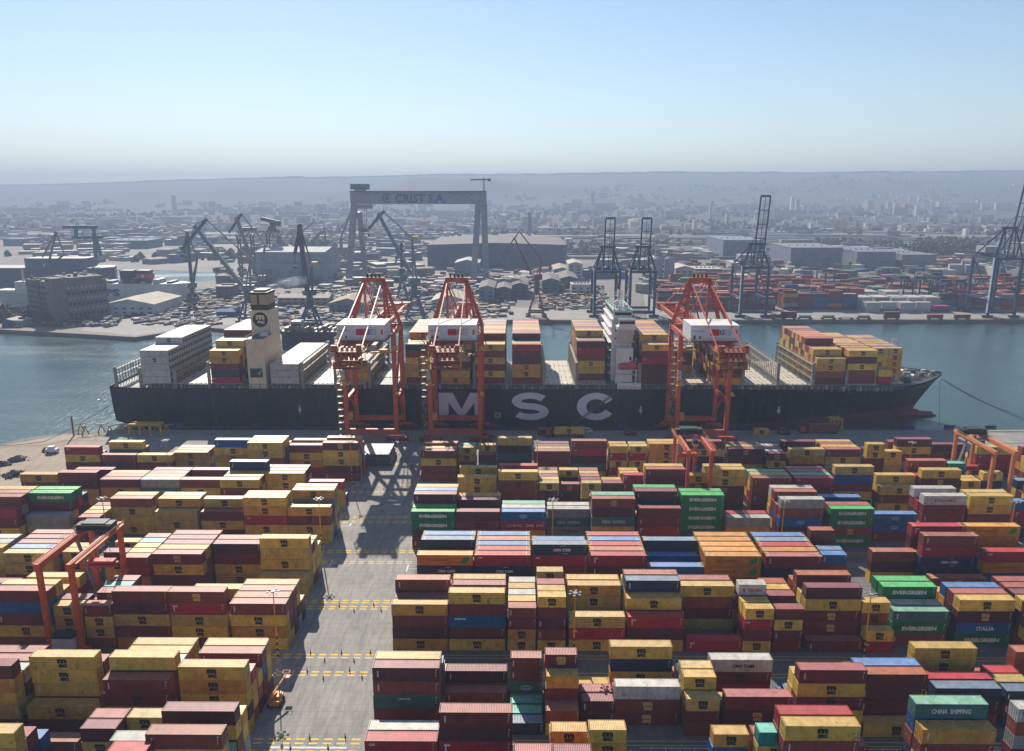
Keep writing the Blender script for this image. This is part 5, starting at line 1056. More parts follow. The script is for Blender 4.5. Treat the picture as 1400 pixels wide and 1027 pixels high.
shed("shed", "dark grey hall in the haze right of the teal gantry", "shed", 140, 202, 340, 14, 60, lin((100, 112, 126)), GBL, False)
# silos
for i, px in enumerate((898, 914)):
    x, y = g(px, 387); sl = thing('silo', ('left' if i == 0 else 'right') + ' of the two tall pale cement silos beside the twin blue cranes', 'silo', (x, y, 0), 'cement silos'); mb = MB(); mb.cyl((x, y, 0), (x, y, 27), 5.6, 5.6, lin((158, 164, 170)), 20); mb.cyl((x, y, 27), (x, y, 29), 5.6, 2, lin((140, 146, 150)), 20); mb.truss((x, y, 29), (x, y, 36), 4, 4, .4, DKB, 3); mb.box(x-2.4, x+2.4, y-2, y+2, 35, 37, GRY); mb.build("silo_tank", M['masonry'], sl)

# ferry, floating dock, small ship
x0, y0 = g(118, 412); x1 = world_at(258, 412, Y=y0).x; fer = thing("ferry", "white car ferry with dark funnels moored behind the shed at left", "ferry", ((x0+x1)/2, y0+12, 0))
mb = MB(); mb.prism([(x0, y0+3), (x0+10, y0), (x1-14, y0), (x1, y0+12), (x1-14, y0+24), (x0+10, y0+24), (x0, y0+21)], -2, 16, lin((192, 194, 196)), lin((150, 146, 140))); mb.build("hull", M['paint'], fer)
mb = MB(); put_text(mb, "IPS", world_at(152, 405, Y=y0).x, y0-.1, 8.0, 17, 7.0, lin((52, 78, 128)), .06); mb.build("lettering", M['plain'], fer)
mb = MB(); xx = x0+8; rr_ = random.Random(9)
while xx < x1-20: mb.box(xx, xx+3+rr_.random()*6, y0+4, y0+20, 16, 17+rr_.random()*3.5, lin(rr_.choice([(196, 196, 194), (170, 120, 90), (120, 124, 130), (80, 84, 90)]))); xx += 8+rr_.random()*5
mb.build("upper_deck", M['paint'], fer)
for a, b, red in ((166, 184, False), (188, 206, True)):
    mb = MB(); xa, xb = world_at(a, 388, Y=y0+8).x, world_at(b, 388, Y=y0+8).x; mb.prism([(xa, y0+7), (xb, y0+7), (xb-1, y0+17), (xa, y0+17)], 17, 27.5, lin((30, 54, 72)))
    if red: mb.box(xa-.1, xb+.1, y0+6.9, y0+17.1, 20.4, 24.2, lin((190, 60, 74)))
    if red: put_text(mb, "S", (xa+xb)/2, y0+6.8, 22.3, 2.4, 3, WHT, .05)
    mb.build("funnel", M['paint'], fer)
x0, y0 = g(-60, 394); x1 = world_at(150, 394, Y=y0).x; dk = thing("floating_dock", "long dark blue ship hull lying in the basin at far left", "ship hull", ((x0+x1)/2, y0+15, 0))
mb = MB(); mb.prism([(x0, y0), (x1-10, y0), (x1, y0+14), (x1-8, y0+34), (x0, y0+34)], -2, 21, lin((58, 78, 100)), lin((170, 164, 152))); mb.build("hull", M['paint'], dk)
mb = MB(); mb.box(world_at(33, 390, Y=y0).x, x1-26, y0+6, y0+30, 21, 30.5, lin((76, 96, 118)), lin((190, 182, 166))); mb.build("deck_house", M['paint'], dk)
tg = thing("portal_gantry", "teal portal gantry standing over the dark hull at far left", "gantry", (*g(108, 372), 0)); yy = y0+24; tc_ = lin((66, 104, 112))
def pw(px, py, Y): p = world_at(px, py, Y=Y); return Vector((p.x, Y, p.z))
mb = MB(); mb.beam(pw(87, 310.5, yy), pw(132, 310.5, yy), 5, 3.4, tc_); mb.beam(pw(99, 325, yy), pw(140, 324, yy), 4, 3.0, tc_); mb.build("beam", M['paint'], tg)
for a, b in (((104, 312), (104, 325)), ((128, 312), (131, 352)), ((130, 322), (138, 350))):
    mb = MB(); mb.beam(pw(*a, yy), pw(*b, yy), 2.6, 3.0, tc_); mb.build("leg", M['paint'], tg)
x, y = g(20, 420); ts = thing("naval_ship", "small white ship with mast half hidden left of the grain warehouse", "ship", (x, y, 0)); mb = MB(); mb.box(x-12, x+18, y, y+12, -2, 12, lin((178, 182, 184)), WHW); mb.build("hull", M['paint'], ts)
mb = MB(); mb.prism([(x-16, y-2), (x+12, y-2), (x+16, y+6), (x-14, y+14)], 12, 15, WHW); mb.box(x+2, x+12, y+1, y+9, 15, 22, WHW); mb.truss((x+8, y+5, 22), (x+8, y+5, 32), 1.2, 1.2, .25, WHW, 4); mb.build("superstructure", M['paint'], ts)

# shipyard gantry
YG = 872.0; gy = thing("shipyard_gantry", "giant grey shipyard gantry with blue lettering spanning the skyline", "gantry crane", (pw(572, 380, YG).x, YG, 0)); GC = lin((150, 150, 160)); GD = lin((96, 108, 124))
p0, p1 = pw(480, 270.5, YG), pw(665, 270.5, YG); zb, zt = pw(480, 279, YG).z, pw(480, 262.5, YG).z
mb = MB(); mb.box(p0.x, p1.x, YG-5, YG+5, zb, zt, GC, lin((120, 112, 108))); mb.box(p0.x, p1.x, YG-6, YG+6, zt, zt+1.1, lin((110, 90, 84)))
x = p0.x
while x < p1.x-10: mb.beam((x, YG-5.1, zt-.4), (x+5, YG-5.1, zt-2.4), .3, .4, GD); mb.beam((x+5, YG-5.1, zt-2.4), (x+10, YG-5.1, zt-.4), .3, .4, GD); x += 10
bm = mb.build("main_beam", M['steel'], gy)
mb = MB(); cl = lin((64, 82, 132)); xa, xb = pw(541, 271, YG).x, pw(610, 271, YG).x; put_text(mb, "CRIST S.A.", (xa+xb)/2, YG-5.2, (zb+zt)/2-.4, xb-xa, 9.6, cl, .03)
xc_ = pw(530, 271, YG).x; stroke(mb, [(xc_+4.2*math.cos(R(40)+R(280)*i/14), (zb+zt)/2-.4+4.4*math.sin(R(40)+R(280)*i/14)) for i in range(15)], 1.4, YG-5.2, cl); mb.face([(xc_+2.3*math.cos(2*math.pi*i/12), YG-5.2, (zb+zt)/2-.4+2.3*math.sin(2*math.pi*i/12)) for i in range(12)], cl); sub(mb, "lettering", bm, 'plain')
for a, b, dy, w_ in (((484.5, 279), (477, 378), -4, 6.5), ((491, 290), (497, 366), 30, 5), ((654, 279), (647.5, 386), -6, 6.5), ((662, 279), (664, 384), 8, 6.5)):
    mb = MB(); mb.beam(pw(*a, YG), (pw(*b, YG).x, YG+dy*.4, 0), w_, w_, GC); mb.build("leg", M['steel'], gy)
for a, b in ((470, 500), (640, 672)):
    mb = MB(); mb.box(pw(a, 380, YG).x, pw(b, 380, YG).x, YG-5, YG+5, 0, 4, GD); mb.build("bogie", M['steel'], gy)
mb = MB(); a, b = pw(481, 262, YG).x, pw(504, 254, YG); mb.box(a, b.x, YG-7, YG+7, zt+2.5, zt+8.5, GD); mb.box(a+4, b.x-4, YG-6, YG+6, zt+1, zt+2.5, GC); mb.box(pw(489, 280, YG).x, pw(508, 280, YG).x, YG-6, YG+6, zb-5, zb-.4, GC)
for px in (495, 498, 501): mb.beam(pw(px, 284, YG), pw(px, 312, YG), .5, .5, GD)
mb.box(pw(494, 313, YG).x, pw(503, 313, YG).x, YG-1, YG+1, pw(495, 317, YG).z, pw(495, 312, YG).z, lin((150, 90, 90))); mb.build("crab", M['steel'], gy)
mb = MB(); m0 = pw(661.5, 262, YG); mb.truss(m0, (m0.x, YG, pw(661, 246, YG).z), 1.6, 1.6, .4, GD, 5); z = pw(661, 246, YG).z; mb.beam((pw(643, 246, YG).x, YG, z), (pw(671, 246, YG).x, YG, z+.6), 1.4, 1.4, GD); mb.box(pw(667, 246, YG).x, pw(671, 246, YG).x, YG-1, YG+1, z-1.6, z+1.6, GD); mb.beam((m0.x, YG, z), (m0.x, YG, z+2.2), 1, 1, GD); mb.build("maintenance_crane", M['steel'], gy)

# luffing shipyard cranes: joints read as real positions in the crane's own plane
def luffer(label, Y, base, deck, boom, jib, back, c, c2=None, cwt=None, basew=7.0, wb=2.2, hook=None, cab=None):
    """base/deck: ground and turntable pixels; boom: pivot, head; jib: tip, tail; back: points of the tie"""
    B = pw(*base, Y); t = thing("luffing_crane", label, "luffing crane", (B.x, Y, 0), "luffing cranes in the shipyard"); D = pw(*deck, Y); c2 = c2 or c
    mb = MB(); 
    for sx in (-1, 1):
        for sy in (-1, 1): mb.beam((B.x+sx*basew, Y+sy*basew*.8, 0), (D.x+sx*basew*.3, Y+sy*basew*.3, D.z*.62), 1.3, 1.3, c2); mb.box(B.x+sx*basew-2, B.x+sx*basew+2, Y+sy*basew*.8-1, Y+sy*basew*.8+1, 0, 1.6, c2)
    mb.box(B.x-basew, B.x+basew, Y-basew*.8-.6, Y-basew*.8+.6, 3, 4.4, c2); mb.box(B.x-basew, B.x+basew, Y+basew*.8-.6, Y+basew*.8+.6, 3, 4.4, c2); mb.build("portal", M['steel'], t)
    mb = MB(); mb.cyl((D.x, Y, D.z*.58), (D.x, Y, D.z), basew*.36, basew*.32, c2, 10); mb.truss((D.x, Y, D.z*.3), (D.x, Y, D.z*.6), basew*.7, basew*.7, .5, c2, 3); mb.build("tower", M['steel'], t)
    mb = MB(); mb.box(D.x-basew*.55, D.x+basew*.65, Y-2.6, Y+2.6, D.z-.8, D.z+3.6, c); mb.box(D.x-basew*.6, D.x-basew*.3, Y-4, Y-2.4, D.z+.4, D.z+3, lin((190, 190, 188)))
    if back: T = pw(*back[-1], Y); mb.beam((D.x+basew*.3, Y, D.z+2), T, 1.3, 1.6, c); mb.beam((D.x-basew*.1, Y, D.z+2), T, .8, .8, c)
    mb.build("slewing_house", M['steel'], t)
    mb = MB(); mb.beam(pw(*boom[0], Y), pw(*boom[1], Y), wb*1.2, wb, c)
    for sy in (-1, 1): mb.beam(pw(*boom[0], Y)+Vector((0, sy*1.6, 0)), pw(*boom[1], Y)+Vector((0, sy*.6, 0)), .4, .4, c)
    mb.build("boom", M['steel'], t)
    mb = MB(); a, b = pw(*jib[0], Y), pw(*jib[1], Y); m_ = a.lerp(b, .62); mb.beam(a, b, wb*.8, wb*.75, c2); h_ = pw(*boom[1], Y); mb.beam(h_, b, .5, .5, c2); mb.beam(h_, a.lerp(b, .35), .5, .5, c2); mb.build("jib", M['steel'], t)
    if back:
        mb = MB(); P = [pw(*q, Y) for q in back]
        for p, q in zip(P, P[1:]): mb.beam(p, q, .9, .9, c)
        mb.build("tie_bar", M['steel'], t)
    if cwt: mb = MB(); q = pw(*cwt, Y); mb.box(q.x-2, q.x+2, Y-2, Y+2, q.z-1.6, q.z+1.6, lin((206, 168, 80))); mb.build("counterweight", M['paint'], t)
    if hook: mb = MB(); q = pw(*jib[0], Y); h_ = pw(*hook, Y); mb.beam(q, (q.x, Y, h_.z+1.2), .2, .2, DG); mb.box(q.x-.7, q.x+.7, Y-.7, Y+.7, h_.z-.6, h_.z+1.4, lin((80, 80, 70))); mb.build("hook_block", M['steel'], t)
G1 = lin((134, 140, 148)); G2 = lin((74, 82, 92)); G3 = lin((96, 104, 112)); RD = lin((150, 84, 84))
luffer("large grey luffing crane left of the beige ship funnel", 592, (345, 440), (338, 396), ((332, 392), (266, 308)), ((248, 342), (283, 299)), [(283, 301), (342, 354)], G1, G3, None, 8.5, 2.6, (250, 350))
luffer("grey luffing crane rising directly behind the beige ship funnel", 700, (362, 412), (356, 382), ((352, 378), (323, 297)), ((313, 318), (331, 292)), [(331, 294), (362, 334)], G1, G3, None, 7, 2.4, (314, 329))
luffer("dark upright luffing crane with yellow counterweight right of the ship funnel", 566, (424, 448), (423, 402), ((420, 398), (409, 307)), ((403, 348), (411, 306)), [(411, 312), (426, 362)], lin((104, 100, 104)), lin((84, 98, 118)), (430, 361), 7.5, 2.6, (404, 366))
luffer("slim dark luffing crane with folded jib behind the moored ferry", 690, (263, 414), (262, 392), ((262, 386), (256, 318)), ((252, 346), (256, 316)), [(257, 322), (270, 352)], G3, G2, None, 6, 2.0)
luffer("pale luffing crane with yellow counterweight framed by the giant gantry", 605, (568, 436), (566, 386), ((562, 374), (517, 292)), ((504, 313), (526, 288)), [(526, 291), (563, 325)], lin((126, 138, 152)), lin((110, 122, 136)), (568, 326), 7.5, 2.4, (504, 322))
luffer("red luffing crane standing on the wharf right of the giant gantry", 618, (733, 433), (734, 381), ((726, 374), (703, 325)), ((685, 352), (711, 315)), [(711, 318), (741, 356)], RD, lin((146, 92, 96)), None, 6.5, 1.2, (684, 362))
luffer("thin dark luffing crane with red base over the far left basin", 800, (68, 378), (67, 365), ((66, 362), (77, 317)), ((58, 352), (77, 316)), [(77, 318), (88, 348)], G3, lin((120, 80, 84)), None, 6, 1.4)
luffer("small hazy luffing crane on the far shore, left of two beyond the ribbed hall", 1250, (428, 338), (427, 331), ((426, 329), (440, 316)), ((412, 318), (430, 303)), [(430, 303), (441, 318)], G3, G3, None, 8, 2.2)
luffer("small hazy luffing crane on the far shore, right of two beyond the ribbed hall", 1250, (446, 337), (446, 330), ((445, 328), (443, 311)), ((456, 322), (444, 311)), [(443, 312), (440, 324)], G3, G3, None, 8, 2.2)
luffer("tiny hazy crane with slanting jib touching the left gantry leg", 1150, (466, 342), (466, 328), ((466, 325), (480, 290)), ((463, 316), (467, 312)), None, G3, G3, None, 7, 2.4)
luffer("small dark green crane with drooping jib inside the giant gantry", 720, (550, 392), (549, 372), ((549, 366), (549, 332)), ((540, 362), (549, 332)), None, lin((44, 96, 88)), lin((90, 110, 124)), None, 5, 2.0)
# hammerhead crane on a portal
hc = thing("hammerhead_crane", "dark crane on a lattice portal behind the beige ship funnel", "portal crane", (pw(354, 350, 900).x, 900, 0)); Yh = 900
for px in (326, 344, 366, 381): mb = MB(); q = pw(px, 322, Yh); mb.truss((q.x, Yh, 0), (q.x, Yh, q.z), 3, 3, .7, G3, 5); mb.build("leg", M['steel'], hc)
mb = MB(); mb.truss(pw(322, 319, Yh), pw(384, 319, Yh), 6, 6, .9, G3, 12); mb.box(pw(328, 315, Yh).x, pw(350, 315, Yh).x, Yh-3, Yh+3, pw(330, 316, Yh).z, pw(330, 311, Yh).z, lin((120, 104, 100))); mb.build("bridge_beam", M['steel'], hc)
mb = MB(); mb.cyl(pw(372, 316, Yh), pw(372, 308, Yh), 6, 4, G3, 10); mb.beam(pw(357, 299, Yh), pw(383, 305, Yh), 4, 4, G2); mb.box(pw(370, 306, Yh).x, pw(383, 306, Yh).x, Yh-4, Yh+4, pw(375, 309, Yh).z, pw(375, 302, Yh).z, G2); mb.build("jib", M['steel'], hc)

# dark blue quay cranes with raised booms
def blue_crane(px, zt, za, ztip, label, hw=9.6, gauge=24.0, Yn=612.0, back=22):
    xc = world_at(px, 432, Y=Yn).x; t = thing("container_crane", label, "quay crane", (xc, Yn+gauge/2, 0), "dark blue quay cranes across the water"); c = lin((54, 70, 96)); wl = lin((180, 196, 208))
    for sx in (-1, 1):
        for y in (Yn, Yn+gauge):
            mb = MB(); x = xc+sx*hw; mb.box(x-.95, x+.95, y-.9, y+.9, 2, zt, c); mb.box(x-4, x+4, y-1, y+1, .3, 2, DG)
            for q in (-3, -1, 1, 3): mb.cyl((x+q, y-.5, .6), (x+q, y+.5, .6), .6, .6, wl, 8)
            mb.build("leg", M['steel'], t)
    mb = MB()
    for y in (Yn, Yn+gauge): mb.box(xc-hw, xc+hw, y-.8, y+.8, 3.4, 5.4, c); mb.box(xc-hw, xc+hw, y-.8, y+.8, zt-2, zt, c)
    for sx in (-1, 1): x = xc+sx*hw; mb.box(x-.7, x+.7, Yn, Yn+gauge, 14, 16, c); mb.box(x-.8, x+.8, Yn, Yn+gauge, zt-2, zt, c); mb.beam((x, Yn, 16), (x, Yn+gauge, zt-2), .7, .7, c); mb.beam((x, Yn+gauge, 16), (x, Yn+gauge*.5, zt*.62), .6, .6, c)
    mb.build("portal_frame", M['steel'], t); mb = MB()
    for sx in (-1, 1):
        x = xc+sx*3.6; mb.box(x-.6, x+.6, Yn-2, Yn+gauge+back, zt, zt+2.2, c); mb.beam((xc+sx*hw, Yn, zt), (xc+sx*4, Yn+4, za), 1.2, 1.2, c); mb.beam((xc+sx*hw*.9, Yn+gauge, zt), (xc+sx*4, Yn+4, za), .8, .8, c); mb.beam((xc+sx*4, Yn+4, za), (xc+sx*3.6, Yn+gauge+back, zt+2), .5, .5, c); mb.beam((xc+sx*3.6, Yn, zt), (xc+sx*4, Yn+4, za), .8, .8, c)
    mb.box(xc-6.4, xc+6.4, Yn+3, Yn+5, za-.8, za+1, c); mb.build("upper_frame", M['steel'], t); mb = MB()
    bz, by = zt+1.2, Yn-2.5; lean = (ztip-bz)*.16
    for sx in (-1, 1): mb.beam((xc+sx*3.6, by, bz), (xc+sx*3.6, by-lean, ztip), 1.0, 1.0, c)
    n = max(4, int((ztip-bz)/9))
    for i in range(1, n+1): f = i/n; z = bz+(ztip-bz)*f; mb.beam((xc-3.6, by-lean*f, z), (xc+3.6, by-lean*f, z), .6 if i < n else 1.6, .6 if i < n else 1.6, c)
    mb.beam((xc, by-.5, bz), (xc, by-lean, ztip), .4, .4, c); mb.beam((xc+1.5, by-.5, bz), (xc+1.5, by-lean*.9, bz+(ztip-bz)*.9), .2, .2, c); mb.beam((xc+4, Yn+4, za), (xc+3.6, by-lean*.45, bz+(ztip-bz)*.45), .35, .35, c); mb.beam((xc-4, Yn+4, za), (xc-3.6, by-lean*.45, bz+(ztip-bz)*.45), .35, .35, c)
    mb.build("raised_boom", M['steel'], t); mb = MB(); hy = Yn+gauge-8
    mb.box(xc-6.5, xc+6.5, hy, hy+13, zt+2.3, zt+7.2, lin((176, 182, 184))); mb.build("machine_house", M['paint'], t); mb = MB()
    mb.box(xc-hw-1.2, xc-hw-.9, Yn-1, Yn+1, 4, zt, wl); mb.box(xc+1, xc+3, Yn+6, Yn+8, zt-4, zt-1, GRY); mb.box(xc-hw-2.6, xc-hw-1, Yn+2, Yn+8, 15, 15.3, GRY); mb.build("stair_tower", M['paint'], t)
zf = lambda y, Y=612: world_at(700, y, Y=Y).z
blue_crane(829, zf(370), zf(338), zf(298), "left of the twin dark blue quay cranes with raised booms", 9.8)
blue_crane(877, zf(370), zf(338), zf(298), "right of the twin dark blue quay cranes with raised booms", 9.8)
bpy.data.objects
blue_crane(1029, zf(364), zf(334), zf(268), "tall single dark blue quay crane right of the rightmost orange crane", 10.2, 30)
blue_crane(1368, zf(352), zf(312), zf(222), "largest dark blue quay crane cut by the right edge of the picture", 10.6, 30, 612, 30)

# far terminal containers
mass = MB(); rf = random.Random(21); fy = 640.0; cols_ = 'oooRmmmmrbnthk'
for blkn, (ya, rows_, hmin, hmax) in enumerate(((640, 5, 2, 4), (654, 6, 4, 5), (692, 6, 3, 5), (724, 6, 3, 5), (756, 6, 2, 5), (792, 6, 3, 5), (828, 6, 2, 4))):
    x = world_at(895 + blkn*4, 420, Y=ya).x; xe = world_at(1520, 420, Y=ya).x
    while x < xe:
        white = world_at(1165, 420, Y=ya).x < x < world_at(1272, 420, Y=ya).x and blkn < 3
        hb = rf.randint(hmin, hmax); cc = rf.choice(cols_)
        if blkn == 0 and not (1165 < 700+FPX*x/(ya*.9726+22) < 1278): x += 12.6; continue
        for r in range(rows_):
            h = max(1, hb + rf.choice([0, 0, 0, -1, 1]) - (1 if rf.random() < .1 else 0)); 
            if white: h = 3 if blkn == 0 else 4
            if rf.random() < .06: continue
            for t in range(h):
                ch = ('w' if rf.random() < .9 else 'k') if white else (cc if rf.random() < .45 else rf.choice(cols_))
                a, b_, _ = PALL[ch]; v = .8+.3*rf.random(); b_ = lin((216, 208, 192)) if white else b_; mass.box(x, x+12.2, ya+r*2.7, ya+r*2.7+2.44, t*2.7, t*2.7+2.66, tuple(q*v for q in a), tuple(q*v for q in b_))
        x += (14.4 if white else 12.6) if rf.random() < .93 else 19
tag(mass.build("terminal_containers", M['container_mass']), "red, orange and white container rows across the water on the right", "container stacks", kind='stuff')
def small_rtg(px, Y, label):
    x = world_at(px, 410, Y=Y).x; t = thing("yard_crane", label, "yard crane", (x, Y+11, 0), "small dark blue yard cranes across the water"); c = lin((52, 66, 92))
    for sx in (-1, 1):
        for y in (Y, Y+23): mb = MB(); mb.box(x+sx*4.2-.6, x+sx*4.2+.6, y-.5, y+.5, 0, 20, c); mb.build("leg", M['steel'], t)
        mb = MB(); mb.box(x+sx*4.2-.6, x+sx*4.2+.6, Y-.5, Y+23.5, 20, 21.6, c); mb.build("main_beam", M['steel'], t)
    mb = MB(); mb.box(x-4.4, x+4.4, Y+8, Y+12, 21.6, 24, c); mb.box(x-3.5, x+3.5, Y-.7, Y+.7, 1, 2, c); mb.build("trolley", M['steel'], t)
for i, (px, Y) in enumerate(((1132, 752), (1240, 690), (1262, 690), (1284, 720), (1298, 662), (1318, 662))): small_rtg(px, Y, f"small dark blue yard crane across the water, {ORD[i]} from left")
# railway wagons on the far quay
for i, (px, k) in enumerate(((1062, 'o'), (1076, 'm'), (1098, 'w'), (1130, 'w'), (1154, 'k'), (1178, 'w'), (1216, 'm'), (1275, 'o'), (1312, 'o'))):
    x = world_at(px, 434, Y=607).x; t = thing("quay_trailer", f"flat trailer on the far quay, {ORD[i]} from left along the water edge", "trailer", (x, 604, 0), "trailers parked along the far quay")
    mb = MB(); mb.box(x-6, x+6, 602.6, 605, .9, 1.3, lin((100, 90, 84)))
    for q in (-5, -4, 4, 5): mb.cyl((x+q, 602.6, .5), (x+q, 605, .5), .45, .45, BLK, 8)
    mb.build("flatbed", M['steel'], t)
    if k in 'om': mb = MB(); a, b_, _ = PALL[k]; mb.box(x-6, x+6, 602.6, 605, 1.3, 3.9 if k == 'o' else 6.0, a, b_); mb.build("load", M['container_mass'], t)
    elif k == 'w': mb = MB(); mb.cyl((x-4.6, 603.8, 2.1), (x+4.6, 603.8, 2.1), 1.1, 1.1, lin((170, 150, 140)), 12); mb.build("load", M['paint'], t)

# ---------------------------------------------------------------- shipyard clutter, railway land, city, woods
rc_ = random.Random(33)
def in_view(X, Y, m=60): return abs(X+5) < (700+m)/FPX*(Y*.9726+22)
mb = MB()
def clutter(px0, px1, py0, py1, n, smin, smax, cols, hmax=3.0):
    for _ in range(n):
        x, y = g(rc_.uniform(px0, px1), rc_.uniform(py0, py1)); s = rc_.uniform(smin, smax); d = rc_.uniform(.4, 1.0)*s; c = lin(rc_.choice(cols)); mb.rbox(x, y, s, d, rc_.choice([0, .15, .5, -.35, .9, 1.3]) + rc_.uniform(-.2, .2), 0, rc_.uniform(.5, hmax), c, tuple(q*rc_.uniform(.8, 1.3) for q in c))
DC = [(96, 84, 78), (120, 104, 92), (70, 74, 80), (150, 140, 126), (176, 172, 164), (110, 66, 54), (64, 84, 110), (86, 86, 84)]
clutter(45, 160, 436, 447, 130, 2, 7, DC); clutter(185, 300, 422, 445, 150, 1.5, 6, DC, 2.2); clutter(225, 330, 396, 425, 320, 2, 8, DC); clutter(430, 700, 394, 434, 520, 2, 9, DC + [(190, 178, 160)]); clutter(740, 830, 392, 424, 300, 1.5, 6, DC + [(150, 80, 60), (190, 180, 164)]); clutter(380, 470, 398, 446, 220, 2, 7, DC)
clutter(560, 800, 366, 396, 260, 4, 14, DC + [(196, 184, 166), (180, 172, 160)], 5); clutter(300, 560, 350, 394, 240, 4, 16, DC + [(196, 188, 174)], 8); clutter(880, 1060, 362, 400, 200, 4, 18, DC + [(196, 188, 174)], 9); clutter(1040, 1400, 350, 378, 260, 4, 20, DC + [(186, 180, 170)], 8)
tag(mb.build("shipyard_clutter", M['plain']), "scrap heaps, hull sections and stored material over the shipyard ground", "clutter", kind='stuff')
# cars and low huts in lines
mb = MB()
for (a, b) in (((182, 443), (222, 437)), ((166, 436), (190, 432)), ((238, 447), (268, 440)), ((286, 438), (330, 430)), ((1345, 352), (1400, 350)), ((1140, 352), (1280, 349))):
    for i in range(26):
        t = i/26; x, y = g(a[0]+(b[0]-a[0])*t, a[1]+(b[1]-a[1])*t); s = max(1, y/600); mb.box(x, x+1.9*s, y, y+4.4, .3, 1.5, lin(rc_.choice([(40, 44, 50), (60, 64, 70), (120, 124, 128), (30, 50, 80)])), lin((120, 130, 140)))
tag(mb.build("parked_cars", M['paint']), "lines of tiny parked cars on the shipyard ground", "parked cars", kind='stuff')

mb = MB()
for _ in range(1050):
    y = 900 + rc_.random()**1.2*1300; x = rc_.uniform(-1, 1)*(710/FPX*y)
    px = 700+FPX*x/(y*.9726+22)
    if mn.noise(Vector((x/150., y/150., 2))) < -.12 or (y < 1250 and (575 < px < 805 or 340 < px < 455 or 975 < px < 1290)) or (px < 345 and y < 1090) or (px > 640 and y > 1380 and rc_.random() < .8): continue
    w_ = rc_.uniform(8, 46); dp = rc_.uniform(7, 26); h = rc_.uniform(4, 13); c = lin(rc_.choice([(150, 150, 150), (120, 124, 132), (170, 164, 152), (104, 104, 108), (140, 110, 96), (96, 110, 130)])); an = mn.noise(Vector((x/300., y/300., 4)))*1.6 + rc_.choice([0, 0, 1.57]); mb.rbox(x, y, w_, dp, an, 0, h, c, lin(rc_.choice([(186, 180, 170), (150, 146, 140), (110, 106, 104), (140, 104, 90), (200, 196, 188), (96, 100, 108)])))
    if rc_.random() < .4: mb.rbox(x, y, w_*.4, dp*.5, an, h, h+rc_.uniform(2, 5), c)
tag(mb.build("industrial_sheds", M['plain']), "dense low industrial sheds in the haze between shipyard and railway", "industrial sheds", kind='stuff')
# railway and road strips behind the port
mb = MB()
for _ in range(420):
    y = rc_.uniform(1150, 2280); x = rc_.uniform(-1, 1)*(700/FPX*y)*1.05
    if x < -200 and y < 1500: continue
    L_ = rc_.uniform(60, 420); w_ = rc_.uniform(2, 9); k = rc_.choice([(150, 140, 128), (96, 92, 88), (176, 168, 156), (70, 74, 78), (120, 96, 84), (188, 186, 182)]); mb.box(x, x+L_, y, y+w_, .02, rc_.uniform(.1, 4.5), lin(k))
tag(mb.build("railway_sidings", M['plain']), "long pale strips of railway sidings and trains behind the port", "railway sidings", kind='stuff')

def tree_clump(mb, x, y, z, s, c):
    n = len(mb.v); k = 6
    for lay, (f, rr) in enumerate(((0, .6), (.35, 1.0), (.7, .8), (1.0, .25))):
        for i in range(k):
            a = 2*math.pi*(i+.5*(lay % 2))/k; r = s*rr*rc_.uniform(.7, 1.2)*.6; mb.v.append((x+r*math.cos(a), y+r*math.sin(a), z+s*f*rc_.uniform(.8, 1.1)))
    for l in range(3):
        for i in range(k): j = (i+1) % k; mb.f.append((n+l*k+i, n+l*k+j, n+(l+1)*k+j, n+(l+1)*k+i)); mb.c.append(c)
    mb.f.append(tuple(n+3*k+i for i in range(k))); mb.c.append(c)
TCs = [lin((70, 70, 56)), lin((84, 78, 62)), lin((62, 68, 54)), lin((98, 86, 72))]
mb = MB()
for _ in range(8500):
    y = 1100 + rc_.random()*2400; x = rc_.uniform(-1, 1)*(720/FPX*y)
    if mn.noise(Vector((x/260., y/260., 0))) < .06 + (.08 if y < 2200 else 0): continue
    tree_clump(mb, x, y, hill_z(x, y)-.5, rc_.uniform(5, 12), rc_.choice(TCs))
for _ in range(900):
    px = rc_.gauss(1290, 24); x, y = g(px, rc_.uniform(337, 352)); tree_clump(mb, x, y, rc_.uniform(0, 15), rc_.uniform(3, 7), rc_.choice(TCs))
for _ in range(90): x, y = g(rc_.uniform(-5, 75), rc_.uniform(426, 441)); tree_clump(mb, x, y, 0, rc_.uniform(3, 7), rc_.choice(TCs))
tag(mb.build("distant_trees", M['foliage']), "bare brown and dull green tree clumps between the far city blocks", "trees", kind='stuff')
mb = MB()     # ridge-top woods that roughen the skyline
for _ in range(7000):
    x = rc_.uniform(-4600, 4600); y = rc_.uniform(6180, 6330); tree_clump(mb, x, y, hill_z(x, min(y, 6300))-6, rc_.uniform(8, 13), rc_.choice(TCs[:3]))
tag(mb.build("ridge_woods", M['foliage']), "dark wooded ridge along the skyline", "woods", kind='stuff')

